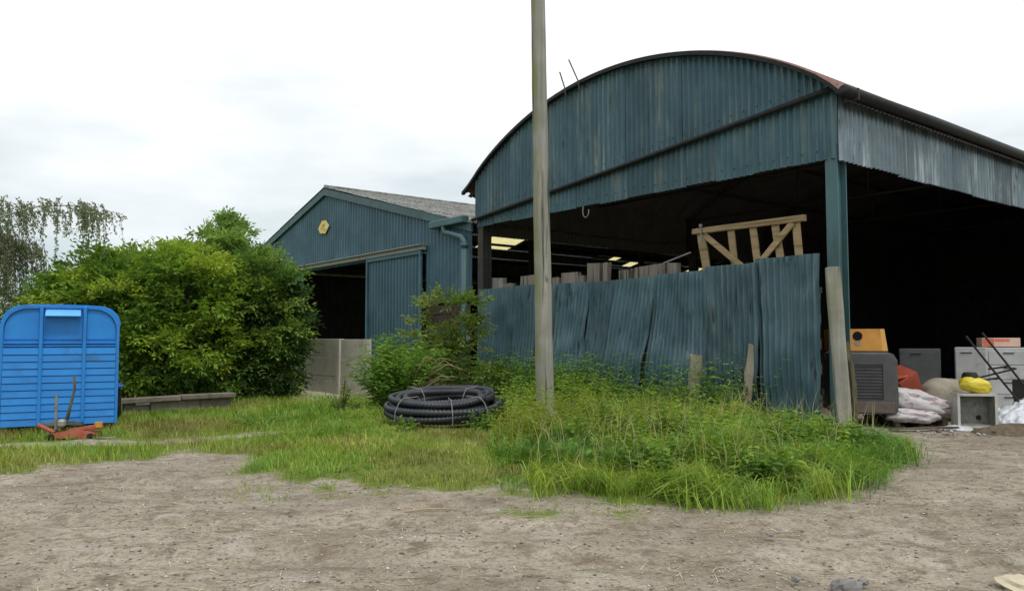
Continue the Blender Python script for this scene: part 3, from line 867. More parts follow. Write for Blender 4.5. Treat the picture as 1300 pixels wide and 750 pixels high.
p = thing('timber_post', 'pale grey squared timber post leaning beside the steel barn column', 'post', (5.40, 12.78, 0), WALL_ROT * .25)
MB().beam((.03, 0, -.1), (-.12, 0, 2.78), .225, .14, (0, 1, 0), 8, .005, 21).build('timber', M['sleeper'], p)
p = thing('timber_post', 'thin dark post standing right against the pale leaning post', 'post', (5.60, 12.86, 0))
MB().beam((.04, .02, -.1), (0, 0, .9), .085, .09, (0, 1, 0), 6, .008, 22).beam((0, 0, .88), (-.09, .02, 1.55), .07, .08, (0, 1, 0), 5, .008, 23).build('timber', M['sleeper_dark'], p)
p = thing('fence_stake', 'taller weathered grey stake leaning right in front of the fence', 'stake', (4.16, 14.15, 0))
MB().beam((0, 0, 0), (.25, .12, 1.50), .17, .09, (0, 1, 0), 9, .013, 24).build('timber', M['stake'], p)
p = thing('fence_stake', 'short broken grey stake sunk in weeds left of the taller stake', 'stake', (3.36, 14.8, 0))
MB().beam((0, 0, 0), (.14, .05, 1.28), .21, .10, (0, 1, 0), 9, .016, 25).build('timber', M['stake'], p)

# ------------------------------------------------------------------ coil of drainage pipe
coil = thing('pipe_coil', 'coil of black corrugated drainage pipe lying in the grass', 'pipe', (-1.25, 14.35, .20))
coil.rotation_euler = (.085, 0, 0)
turns = [(.60, .08), (.73, .08), (.86, .08), (.99, .08), (1.06, .12), (1.04, .21), (.92, .215), (.79, .21), (.66, .215), (.68, .335), (.81, .34), (.94, .335), (.88, .44)]
tk = np.arange(len(turns)); tr_ = np.array([q[0] for q in turns]); tz_ = np.array([q[1] for q in turns])
K = 4300
th_ = np.linspace(0, len(turns) - 1.15, K)
ip = np.floor(th_); fr = th_ - ip
sm = np.clip((fr - .68) / .32, 0, 1); sm = sm * sm * (3 - 2 * sm)
ii = np.minimum(ip.astype(int), len(turns) - 2)
rr = tr_[ii] * (1 - sm) + tr_[ii + 1] * sm; zz = tz_[ii] * (1 - sm) + tz_[ii + 1] * sm
aa_ = th_ * 2 * PI + 0.4
rr = rr * (1 + .034 * np.sin(aa_ * 1 + ii * 1.7) + .018 * np.sin(aa_ * 2 + ii * 2.9)); zz = zz + .022 * np.sin(aa_ * 2 + ii * 2.3) + .02 * np.sin(aa_ + 1)
pr_ = .056 + .0052 * np.sign(np.sin(np.arange(K) * PI / 2 + .3))
PX = np.stack([rr * np.cos(aa_), rr * np.sin(aa_), zz + .02], -1)
nn = 10
T = np.gradient(PX, axis=0); T /= np.linalg.norm(T, axis=1)[:, None]
U = np.cross(np.array([0, 0, 1.0])[None], T); U /= np.linalg.norm(U, axis=1)[:, None]; Wv = np.cross(T, U)
ca = np.arange(nn) * 2 * PI / nn
V = PX[:, None] + (U[:, None] * np.cos(ca)[None, :, None] + Wv[:, None] * np.sin(ca)[None, :, None]) * pr_[:, None, None]
i_ = np.arange(K - 1)[:, None] * nn; k_ = np.arange(nn)[None]; k2 = (k_ + 1) % nn
Q = np.stack([i_ + k_, i_ + k2, i_ + nn + k2, i_ + nn + k_], -1).reshape(-1, 4)
link('pipe', np_mesh('pipe', V.reshape(-1, 3), None, Q), M['pipe'], coil, True)
for a in (-.75, -1.35, -2.3, .9, 2.4):
    ca_, sa_ = math.cos(a), math.sin(a)
    MB().tube([(q * ca_, q * sa_, z_) for q, z_ in ((.52, .1), (.53, .30), (.62, .43), (.95, .44), (1.06, .36), (1.14, .22), (1.15, .06))], .0065, 5).build('tie', M['strap'], coil)

# ------------------------------------------------------------------ horse trailer
tr = thing('horse_trailer', 'bright blue horse trailer with ribbed front and rounded roof corners', 'trailer', (-8.14, 12.4, 0), math.atan2(.8, 1.49))
TW, TB, TT, TL = 1.70, .20, 2.14, 3.6
def tr_outline(inset=0.0, zb=TB):
    r = .33; o = []
    for k in range(9):
        a = k / 8 * PI / 2
        o.append((TW - inset - r + r * math.cos(a) - 0 * k, TT - inset - r + (r) * math.sin(a)))
    mid = [(TW * .7, TT - inset + .010), (TW * .5, TT - inset + .014), (TW * .3, TT - inset + .010)]
    l = [(TW - x, z_) for x, z_ in o][::-1]
    return [(TW - inset, zb)] + o + mid + l + [(inset, zb)]
body = MB().prism(tr_outline(.0), .05, TL).build('body', M['blue'], tr)
MB().prism(tr_outline(-.025, TB + .5)[1:-1], .30, TL + .04).build('roof', M['blue'], tr)
# trim round the edge of the front
o1, o2 = tr_outline(0), tr_outline(.045, TB)
tm = MB()
for i in range(len(o1) - 1):
    a, b, c_, d_ = o1[i], o1[i + 1], o2[i + 1], o2[i]
    tm.add([(a[0], -.01, a[1]), (b[0], -.01, b[1]), (c_[0], -.01, c_[1]), (d_[0], -.01, d_[1]), (a[0], .06, a[1]), (b[0], .06, b[1]), (c_[0], .06, c_[1]), (d_[0], .06, d_[1])],
           [(0, 1, 2, 3), (4, 7, 6, 5), (0, 4, 5, 1), (3, 2, 6, 7)])
tm.build('edge_trim', M['blue'], tr)
# lapped ribs, eleven, each a board with a sloping face
RB0, RH = TB + .01, .1145
for k in range(11):
    z_ = RB0 + k * RH
    m = MB()
    m.add([(.05, -.027, z_), (TW - .05, -.027, z_), (TW - .05, -.014, z_ + RH * .90), (.05, -.014, z_ + RH * .90), (.05, .0, z_ + RH * .93), (TW - .05, .0, z_ + RH * .93),
           (.05, .06, z_), (TW - .05, .06, z_), (.05, .06, z_ + RH * .95), (TW - .05, .06, z_ + RH * .95)],
          [(0, 1, 2, 3), (3, 2, 5, 4), (0, 6, 7, 1), (4, 5, 9, 8), (0, 3, 4, 8, 6), (1, 7, 9, 5, 2)])
    m.build('rib', M['blue'], tr)
for k in range(2):
    z_ = RB0 + 11 * RH + .012 + k * .045
    MB().box((TW / 2, .03, z_ + .012), (TW - .1, .085, .02)).build('rib', M['blue'], tr)
for x0, x1 in ((.06, .53), (.60, 1.15), (1.22, TW - .06)):
    w = x1 - x0; ztop = TT - .05
    if x0 < .1: ol = [(x0, 1.60), (x1, 1.60), (x1, ztop + .03)] + [(x0 + .33 - .33 * math.sin(a), ztop - .33 + .33 * math.cos(a)) for a in np.linspace(0, PI / 2, 7)]
    elif x1 > 1.5: ol = [(x0, 1.60), (x1, 1.60)] + [(x1 - .33 + .33 * math.cos(a), ztop - .33 + .33 * math.sin(a)) for a in np.linspace(0, PI / 2, 7)] + [(x0, ztop + .03)]
    else: ol = [(x0, 1.60), (x1, 1.60), (x1, ztop + .03), (x0, ztop + .03)]
    MB().prism(ol, .03, .06).build('panel', M['blue'], tr)
for x in (.565, 1.185):
    MB().box((x, -.005, (TB + TT) / 2 + .02), (.055, .09, TT - TB - .03), ch=.01).build('batten', M['blue'], tr)
v_ = MB(); v_.add([(.62, .03, 2.10), (1.12, .03, 2.10), (1.12, -.16, 1.985), (.62, -.16, 1.985), (.62, .03, 1.97), (1.12, .03, 1.97), (1.12, -.16, 1.975), (.62, -.16, 1.975)],
                  [(0, 3, 2, 1), (4, 5, 6, 7), (0, 4, 7, 3), (1, 2, 6, 5), (3, 7, 6, 2)])
v_.build('vent_hood', rough_mat('light_blue_hood_paint', (.10, .36, .74), (.13, .42, .80), 3, .35, .05), tr)
for k in range(8):
    MB().box((TW - .022, -.014, .45 + k * .2), (.012, .01, .012)).build('rivet', M['galv'], tr)
# chassis, wheels and drawbar
MB().box((TW / 2, TL / 2 + .1, TB - .04), (TW - .25, TL - .3, .08)).build('chassis', M['darksteel'], tr)
for x in (-.02, TW + .02):
    w_ = MB(); R_ = .33
    for dx, r_ in ((-.09, .29), (-.08, .33), (.08, .33), (.09, .29)): pass
    w_.tube([(x - .09, 2.0, .33), (x - .07, 2.0, .33), (x + .07, 2.0, .33), (x + .09, 2.0, .33)], [.28, .33, .33, .28], 20)
    wh = w_.build('wheel', M['rubber'], tr, True)
    MB().tube([(x - .10, 2.0, .33), (x + .10, 2.0, .33)], .18, 14).build('rim', M['galv'], wh, True)
    MB().box((x, 2.0, .72), (.24, .95, .05), ch=.02).build('mudguard', M['bluedark'], tr)
db = MB()
for x0 in (.45, 1.25): db.beam((x0, .2, TB - .02), (.92, -.62, .30), .05, .07, (0, 0, 1), 2, 0)
db.box((.92, -.72, .31), (.09, .34, .09), ch=.01)
db.build('drawbar', M['galv'], tr)
MB().box((.92, -.93, .32), (.11, .2, .12), ch=.03).build('hitch', M['galv'], tr)
MB().tube([(.98, -.62, .34), (1.02, -.58, .55), (1.07, -.52, .80), (1.06, -.50, 1.02)], [.028, .022, .018, .020], 8).build('handbrake_lever', M['sleeper_dark'], tr, True)
MB().tube([(.83, -.60, .02), (.83, -.60, .74)], .022, 8).build('jockey_post', M['galv'], tr)
MB().tube([(.79, -.66, .1), (.87, -.66, .1)], .1, 14).build('jockey_wheel', M['rubber'], tr)

# red trolley jack on the grass
jk = thing('trolley_jack', 'faded red trolley jack lying on grass below the trailer hitch', 'jack', (-6.72, 12.05, .08), .12)
jb = MB()
for y in (-.12, .12):
    jb.prism([(-.30, .02), (.34, .02), (.36, .10), (.10, .15), (-.30, .09)], y - .012, y + .012)
jb.box((0, 0, .05), (.55, .23, .04), ch=.01)
jb.build('frame', M['redmetal'], jk)
MB().beam((-.05, 0, .12), (.36, 0, .19), .10, .06, (0, 0, 1), 3, 0).build('arm', M['redmetal'], jk)
MB().tube([(.36, 0, .17), (.36, 0, .25)], .06, 10).build('saddle', M['orange'], jk)
for x in (-.27, .30):
    for y in (-.15, .15): MB().tube([(x, y - .02, .045), (x, y + .02, .045)], .05, 10).build('wheel', M['black'], jk)
MB().tube([(-.28, 0, .10), (-.52, -.02, .22)], .03, 8).build('handle_socket', M['redmetal'], jk)
MB().tube([(.38, -.1, .02), (.68, -.16, .02)], .012, 6).build('bar', M['galv'], jk)

# ------------------------------------------------------------------ low wall, slab
lw = thing('low_wall', 'low brown concrete panel wall with flat coping under the bushes', 'wall', (-7.82, 15.75, -.06), math.atan2(1.95, 1.85))
x = 0
for i, w in enumerate((.52, 1.05, .72)):
    MB().box((x + w / 2, random.uniform(-.02, .02), .18), (w - .02, .10, .42), (random.uniform(-.08, .02), 0, 0), ch=.012).build('wall_panel', M['conc_old'], lw); x += w
x = -.1
for i, w in enumerate((1.22, 1.22)):
    MB().box((x + w / 2, -.02, .425 + .01 * i), (w - .015, .28, .10), (0, .012 * (i - .5), 0), ch=.012).build('coping', M['conc_old'], lw); x += w
MB().box((.35, -.10, .36), (.28, .03, .05)).build('pale_strip', M['film'], lw)
cwp = BAR_A + DIR * 11.15 - INN * 3.0
cw = thing('concrete_wall', 'pale plain concrete panel wall in front of the shed doorway', 'wall', (cwp[0], cwp[1], 0), WALL_ROT)
for s0, s1, zt in ((0, 1.55, 1.60), (1.57, 3.4, 1.61), (3.42, 3.95, 1.61)):
    for z0, z1 in ((-.1, .58), (.585, 1.10), (1.105, zt)):
        MB().box((-(s0 + s1) / 2, random.uniform(-.006, .006), (z0 + z1) / 2), (s1 - s0 - .008, .14, z1 - z0 - .004), ch=.006).build('concrete_panel', M['conc'], cw)
MB().box((-1.56, -.09, .80), (.13, .06, 1.6)).build('panel_post', M['conc'], cw)

slab = MB().box((-5.15, 21.6, .045), (3.3, 2.6, .13), (0, 0, WALL_ROT), ch=.02).build('concrete_apron', M['conc'], None)
tag(slab, 'concrete apron slab before the shed doorway', None, None, 'structure')

# ------------------------------------------------------------------ clutter under the open side
MROT = -.22
mc = thing('machine', 'grey engine housing with slatted grille and amber hood beside the barn column', 'machine', (6.48, 14.3, 0), MROT)
hw, hd = .54, .75
ol = [(-hw, .24), (hw - .03, .24), (hw, .40), (hw - .01, 1.22), (hw - .07, 1.33), (hw - .18, 1.37), (-hw + .16, 1.37), (-hw + .05, 1.33), (-hw, 1.22)]
MB().prism(ol, .03, 1.4).build('body', M['machgrey'], mc)
f = MB()
# front frame round the grille opening
gx0, gx1, gz0, gz1 = -.20, .28, .50, 1.14
f.add([(-hw + .02, 0, .26), (hw - .04, 0, .26), (hw - .02, 0, 1.22), (hw - .16, 0, 1.33), (-hw + .14, 0, 1.33), (-hw + .02, 0, 1.22), (gx0, 0, gz0), (gx1, 0, gz0), (gx1, 0, gz1), (gx0, 0, gz1),
       (gx0, .06, gz0), (gx1, .06, gz0), (gx1, .06, gz1), (gx0, .06, gz1), (-hw, .035, .24), (hw - .03, .035, .24), (hw - .005, .035, 1.22), (hw - .17, .035, 1.36), (-hw + .15, .035, 1.36), (-hw, .035, 1.22)],
      [(0, 1, 7, 6), (1, 2, 8, 7), (2, 3, 8), (3, 4, 9, 8), (4, 5, 9), (5, 0, 6, 9), (6, 7, 11, 10), (7, 8, 12, 11), (8, 9, 13, 12), (9, 6, 10, 13), (0, 14, 15, 1), (1, 15, 16, 2), (2, 16, 17, 3), (3, 17, 18, 4), (4, 18, 19, 5), (5, 19, 14, 0)])
f.build('front_panel', M['machgrey'], mc)
MB().box(((gx0 + gx1) / 2, .062, (gz0 + gz1) / 2), (gx1 - gx0 + .02, .004, gz1 - gz0 + .02)).build('radiator', M['slot'], mc)
for k in range(11):
    z_ = gz0 + .04 + k * (gz1 - gz0 - .06) / 10.2
    MB().box(((gx0 + gx1) / 2, .02, z_), (gx1 - gx0, .035, .016), (.5, 0, 0)).build('grille_slat', M['machgrey'], mc)
MB().box((-.02, -.012, .36), (hw * 2 - .12, .03, .20), ch=.01).build('bumper', M['machdirt'], mc)
MB().prism([(-.58, 1.385), (.30, 1.385), (.27, 1.79), (-.58, 1.79)], .10, .85).build('hood', M['orange'], mc)
MB().prism([(.304, 1.385), (.40, 1.385), (.345, 1.79), (.275, 1.79)], .12, .85).build('hood_edge', M['orangepale'], mc)
MB().tube([(-.12, .092, 1.66), (-.12, .11, 1.66)], .085, 12).build('filler_hole', M['slot'], mc)
MB().tube([(-.12, .094, 1.53), (-.12, .10, 1.53)], .05, 10).build('cap', M['galv'], mc)
MB().tube([(-.38, .3, 1.78), (-.38, .3, 2.05)], .055, 8).build('exhaust_pipe', M['film'], mc, True)
for x in (-.4, .38):
    MB().tube([(x - .08, .35, .24), (x + .08, .35, .24)], .24, 16).build('wheel', M['rubber'], mc, True)

def blob(name, mat, parent, c, size, seed, amp=.18, e=(0, 0, 0), flat=.0, nu=28, nv=16, freq=2.2, power=1.0, crease=.5):
    """soft filled sack: noisy ellipsoid, flattened underneath, with folds"""
    R = rot3(e); r_ = np.random.default_rng(seed)
    u = np.linspace(0, 2 * PI, nu, endpoint=False); v = np.linspace(-PI / 2, PI / 2, nv)
    Uu, Vv = np.meshgrid(u, v)
    sg = lambda a: np.sign(a) * np.abs(a) ** power
    X = sg(np.cos(Vv)) * sg(np.cos(Uu)); Y = sg(np.cos(Vv)) * sg(np.sin(Uu)); Z = sg(np.sin(Vv))
    k = 1 + amp * (fbm((X + 3) * freq + seed, (Y + Z * 1.3 + 5) * freq, seed, 3) - .5) * 2 - crease * amp * np.abs(np.sin((X * 3 + Z * 2 + Y) * freq + seed)) ** 6
    X, Y, Z = X * k * size[0] / 2, Y * k * size[1] / 2, Z * k * size[2] / 2
    Z = np.maximum(Z, -size[2] / 2 * (1 - flat))
    V = np.stack([X, Y, Z], -1).reshape(-1, 3) @ np.array(R).T + np.array(c)
    i = np.arange(nv - 1)[:, None] * nu + np.arange(nu)[None]; j = np.arange(nv - 1)[:, None] * nu + (np.arange(nu)[None] + 1) % nu
    Q = np.stack([i, j, j + nu, i + nu], -1).reshape(-1, 4)
    return link(name, np_mesh(name, V, None, Q), mat, parent, True)

pl = thing('pallet', 'muddy wooden pallet on the ground under the white sacks', 'pallet', (7.45, 14.9, 0), .15)
for k in range(5): MB().box((0, -.42 + k * .21, .125), (1.1, .13, .03)).build('slat', M['pallet'], pl)
for x in (-.48, 0, .48): MB().box((x, 0, .055), (.10, .98, .11)).build('bearer', M['pallet'], pl)
o = blob('sack', M['sack'], None, (0, 0, 0), (1.35, .72, .40), 3, .24, (0, .22, 0), .1, 36, 20, 2.0, .75); o.location = (7.55, 14.75, .44); o.rotation_euler = (0, 0, -.1)
tag(o, 'upper white plastic sack with red print slumped on the pallet', 'sack', 'white sacks')
o = blob('sack', M['sack'], None, (0, 0, 0), (1.05, .6, .26), 8, .26, (0, .04, 0), .1, 32, 18, 2.4, .75); o.location = (7.30, 14.45, .19); o.rotation_euler = (0, 0, .12)
tag(o, 'lower flattened white and reddish sack under the printed one', 'sack', 'white sacks')
o = blob('sack', M['film'], None, (0, 0, 0), (.34, .30, .36), 11, .2, (0, 0, 0), .1); o.location = (6.98, 15.15, .68)
tag(o, 'small white bag tucked between the machine and the red tub', 'bag')
# red tub tipped on its side
tb = thing('plastic_tub', 'orange-red plastic tub tipped over on the sacks', 'tub', (7.75, 15.5, .42), .1)
m = MB(); bo = [(-.16, -.16), (.16, -.16), (.16, .16), (-.16, .16)]; tp = [(-.27, -.25), (.27, -.25), (.27, .25), (-.27, .25)]
Rm = Matrix.Rotation(math.radians(62), 4, 'Y') @ Matrix.Rotation(.3, 4, 'Z')
vs = [Rm @ Vector((x, y, 0)) for x, y in bo] + [Rm @ Vector((x, y, .36)) for x, y in tp] + [Rm @ Vector((x * .93, y * .93, .36)) for x, y in tp] + [Rm @ Vector((x * .9, y * .9, .03)) for x, y in bo]
zmin = min(v.z for v in vs); vs = [v + Vector((-.15, 0, .04)) - Vector((0, 0, zmin)) for v in vs]
F = [(3, 2, 1, 0), (12, 13, 14, 15)]
for k in range(4):
    j = (k + 1) % 4
    F += [(k, j, 4 + j, 4 + k), (4 + k, 4 + j, 8 + j, 8 + k), (8 + k, 8 + j, 12 + j, 12 + k)]
mtub = rough_mat('orange_red_plastic', (.42, .085, .05), (.52, .13, .08), 3, .45, .05, .003, (1, 1, 1), (.2, .09, .07))
m.add(vs, F).build('shell', mtub, tb)
MB().beam((-.62, -.18, .36), (-.05, -.12, .46), .16, .04, (0, 0, 1), 4, .01, 4).build('lid', mtub, tb)
# round beige sack
o = blob('sack', M['beige'], None, (0, 0, 0), (1.0, .75, .82), 5, .08, (0, .0, 0), .15, 32, 20, 1.5, .8); o.location = (8.62, 15.6, .41)
tag(o, 'plump round beige sack standing between the white sacks and the sink', 'sack')
# belfast sink on its side
sk = thing('sink', 'old white ceramic sink tipped on its side with open basin facing the yard', 'sink', (8.40, 14.15, 0), -.12)
m = MB(); w2, hh, dd, th = .34, .62, .30, .045
m.add([(-w2, 0, 0), (w2, 0, 0), (w2, 0, hh), (-w2, 0, hh), (-w2 + th, 0, th), (w2 - th, 0, th), (w2 - th, 0, hh - th), (-w2 + th, 0, hh - th),
       (-w2 + th * 1.5, dd - th, th * 1.5), (w2 - th * 1.5, dd - th, th * 1.5), (w2 - th * 1.5, dd - th, hh - th * 1.5), (-w2 + th * 1.5, dd - th, hh - th * 1.5), (-w2, dd, 0), (w2, dd, 0), (w2, dd, hh), (-w2, dd, hh)],
      [(0, 1, 5, 4), (1, 2, 6, 5), (2, 3, 7, 6), (3, 0, 4, 7), (0, 12, 13, 1), (1, 13, 14, 2), (2, 14, 15, 3), (3, 15, 12, 0), (12, 15, 14, 13)])
m.build('shell', M['ceramic'], sk)
m = MB(); m.add([(-w2 + th, .002, th), (w2 - th, .002, th), (w2 - th, .002, hh - th), (-w2 + th, .002, hh - th), (-w2 + th * 1.5, dd - th, th * 1.5), (w2 - th * 1.5, dd - th, th * 1.5), (w2 - th * 1.5, dd - th, hh - th * 1.5), (-w2 + th * 1.5, dd - th, hh - th * 1.5)],
               [(4, 5, 6, 7), (0, 1, 5, 4), (1, 2, 6, 5), (2, 3, 7, 6), (3, 0, 4, 7)])
m.build('basin', M['ceramic_in'], sk)
MB().tube([(.12, dd - th - .012, .17), (.12, dd - th + .01, .17)], .045, 12).build('plughole', M['black'], sk)
o = blob('bag', M['yellow'], None, (0, 0, 0), (.52, .34, .30), 9, .22, (0, .25, 0), .15, 30, 18, 2.6, .85); o.location = (8.47, 14.32, .75); o.rotation_euler = (0, 0, -.1)
tag(o, 'crumpled bright yellow plastic bag on top of the sink', 'bag')
for lab_, x, y, rz_, l_, w_ in (('muddy plank lying on the ground before the machine', 7.0, 13.75, .12, .8, .11), ('short broken board lying in front of the white sacks', 7.65, 13.9, -.3, .45, .09), ('splintered board end by the mound of earth', 8.35, 13.45, .5, .4, .07)):
    o = thing('plank', lab_, 'plank', (x, y, .03), rz_)
    MB().beam((-l_ / 2, 0, 0), (l_ / 2, 0, .02), w_, .03, (0, 0, 1), 5, .006, int(x * 7)).build('wood', M['pallet'], o)
# white appliances in the shade
def cabinet(label, loc, rz, w, d, h, drawers, mat=M['whiteware']):
    c_ = thing('cabinet', label, 'cabinet', loc, rz, 'discarded cabinets inside the barn')
    MB().box((0, 0, h / 2), (w, d, h), ch=.015).build('body', mat, c_)
    n_ = max(1, drawers); gap = .02
    for k in range(n_):
        z0_ = .05 + k * (h - .1) / n_; z1_ = .05 + (k + 1) * (h - .1) / n_ - gap
        f_ = MB().box((0, -d / 2 - .012, (z0_ + z1_) / 2), (w - .04, .024, z1_ - z0_), ch=.006).build('drawer_front', mat, c_)
        MB().box((-.08, -d / 2 - .032, z1_ - .05), (.22, .02, .02)).build('handle', M['black'], f_)
    return c_
cabinet('tall narrow white cabinet left of the one with drawers', (10.35, 17.6, 0), -.60, .62, .6, 1.42, 1)
cabinet('white cabinet with dark handled drawers in the barn shade', (11.25, 17.75, 0), -.25, 1.0, .6, 1.41, 4)
cabinet('white cabinet farthest right behind the black frame', (12.2, 17.8, 0), -.15, .75, .6, 1.38, 2)
cabinet('dull grey cabinet in deep shade behind the red tub', (9.55, 18.3, 0), -.5, .85, .6, 1.38, 1, M['greyware'])
cb = thing('carton', 'red and cream carton lying on top of the white cabinets', 'box', (11.05, 17.75, 1.43), -.2)
MB().box((0, 0, .10), (.78, .35, .20), ch=.006).build('body', M['cream_box'], cb)
MB().box((-.26, -.178, .10), (.22, .006, .18)).build('print_panel', M['redpanel'], cb)
MB().box((.02, -.178, .15), (.30, .006, .05)).build('print_panel', M['redpanel'], cb)
# black tubular frame
fr_ = thing('hand_trolley', 'black tubular metal trolley frame leaning over the white plastic heap', 'trolley', (9.30, 15.0, 0), -.1)
for dx in (0, .30):
    MB().tube([(-.48 + dx, .15, 1.66 + dx * .22), (-.05 + dx, 0, .98 + dx * .2), (.55 + dx, -.2, .06)], .020, 8).build('side_rail', M['black'], fr_)
MB().tube([(-.40, .05, .84), (.35, 0, 1.04)], .018, 8).build('crossbar', M['black'], fr_)
MB().tube([(-.34, .02, .80), (.02, .0, .86)], .018, 8).build('crossbar', M['black'], fr_)
MB().tube([(-.10, .12, 1.02), (.22, .06, 1.08)], .018, 8).build('crossbar', M['black'], fr_)
MB().tube([(-.62, -.05, .83), (-.42, -.05, .83)], .14, 14).build('wheel', M['rubber'], fr_, True)
# white plastic heap
def heap(name, mat, loc, rx, ry, h, seed, n=40, fold=.09):
    g = np.linspace(-1, 1, n); X, Y = np.meshgrid(g, g)
    r = np.sqrt(X * X + Y * Y)
    Z = h * np.clip(1 - r, 0, 1) ** .6 * (.55 + .75 * fbm(X * 2 + seed, Y * 2, seed, 3)) + fold * (np.abs(fbm(X * 5 + seed, Y * 4, seed + 3, 4) - .5) * -3 + .3) * (r < .95)
    Z = np.where(r < 1, np.maximum(Z, -.02), -.05)
    V = np.stack([X * rx, Y * ry, Z], -1).reshape(-1, 3)
    i = np.arange(n - 1)[:, None] * n + np.arange(n - 1)[None]
    Q = np.stack([i, i + 1, i + 1 + n, i + n], -1).reshape(-1, 4)
    o_ = link(name, np_mesh(name, V, None, Q), mat, None, True); o_.location = loc
    return o_
o = heap('plastic_sheeting', M['film'], (9.85, 14.75, 0), .95, .6, .50, 4, 64, .16)
tag(o, 'crumpled heap of white plastic sheeting right of the sink', 'plastic sheet')
o = heap('plastic_sheeting', M['film'], (7.95, 14.05, .02), .28, .16, .05, 14, 20, .03)
tag(o, 'flat torn scrap of white plastic on the dirt before the sacks', 'plastic scrap')
o = heap('earth_mound', rough_mat('straw_strewn_earth', (.10, .08, .055), (.20, .16, .11), 14, .95, .9, .03), (8.95, 13.6, -.03), 1.0, .5, .22, 6, 40, .03)
tag(o, 'low mound of earth and old straw in front of the sink', None, None, 'structure')
cr = thing('crate', 'dark plastic crate half hidden right of the black trolley frame', 'crate', (10.15, 15.25, .42), .1)
MB().box((0, 0, .2), (.6, .4, .40), ch=.02).build('body', M['machgrey'], cr)
MB().box((0, 0, -.21), (.58, .38, .42), ch=.02).build('base', M['greyware'], cr)

# ------------------------------------------------------------------ foliage
def unit(a): return a / (np.linalg.norm(a, axis=-1, keepdims=True) + 1e-9)

def leaves_mesh(name, pos, dr, up, ln, wd, col):
    n = len(pos)
    side = unit(np.cross(dr, up)); nm = np.cross(side, dr)
    V = np.zeros((n, 4, 3))
    V[:, 0] = pos
    V[:, 1] = pos + dr * (ln * .45)[:, None] + side * (wd * .5)[:, None] + nm * (wd * .16)[:, None]
    V[:, 2] = pos + dr * ln[:, None] - nm * (ln * .14)[:, None]
    V[:, 3] = pos + dr * (ln * .45)[:, None] - side * (wd * .5)[:, None] + nm * (wd * .16)[:, None]
    b = np.arange(n)[:, None] * 4
    T = np.concatenate([b + np.array([[0, 1, 2]]), b + np.array([[0, 2, 3]])], 0)
    return np_mesh(name, V.reshape(-1, 3), T, None, np.repeat(col, 4, 0))

def sprigs(o, ax, L_, ll, lw_, col, r, k=5, droop=.25):
    """pinnate sprigs: k leaflets each, arrays out"""
    n = len(o)
    ax = unit(ax); upv = unit(np.array([0, 0, 1.0])[None] + r.normal(0, .35, (n, 3)))
    side = unit(np.cross(ax, upv)); nm = np.cross(side, ax)
    P, D, U, LL, WW, CC = [], [], [], [], [], []
    for q in range(k):
        if q == k - 1: t, sd_ = 1.0, 0.0
        else: t, sd_ = .3 + .65 * (q // 2) / max(1, (k - 1) // 2), (1 if q % 2 else -1)
        p = o + ax * (L_ * t)[:, None] - np.array([0, 0, 1.0])[None] * (L_ * t * t * droop)[:, None]
        d_ = unit(ax * (.45 if sd_ else 1.0) + side * sd_ * .9 - np.array([0, 0, .25])[None] + r.normal(0, .22, (n, 3)))
        P.append(p); D.append(d_); U.append(unit(nm + r.normal(0, .25, (n, 3))))
        LL.append(ll * r.uniform(.5, 1.3, n)); WW.append(lw_ * r.uniform(.75, 1.2, n)); CC.append(col * r.uniform(.85, 1.15, (n, 1)))
    return [np.concatenate(q) for q in (P, D, U, LL, WW, CC)]

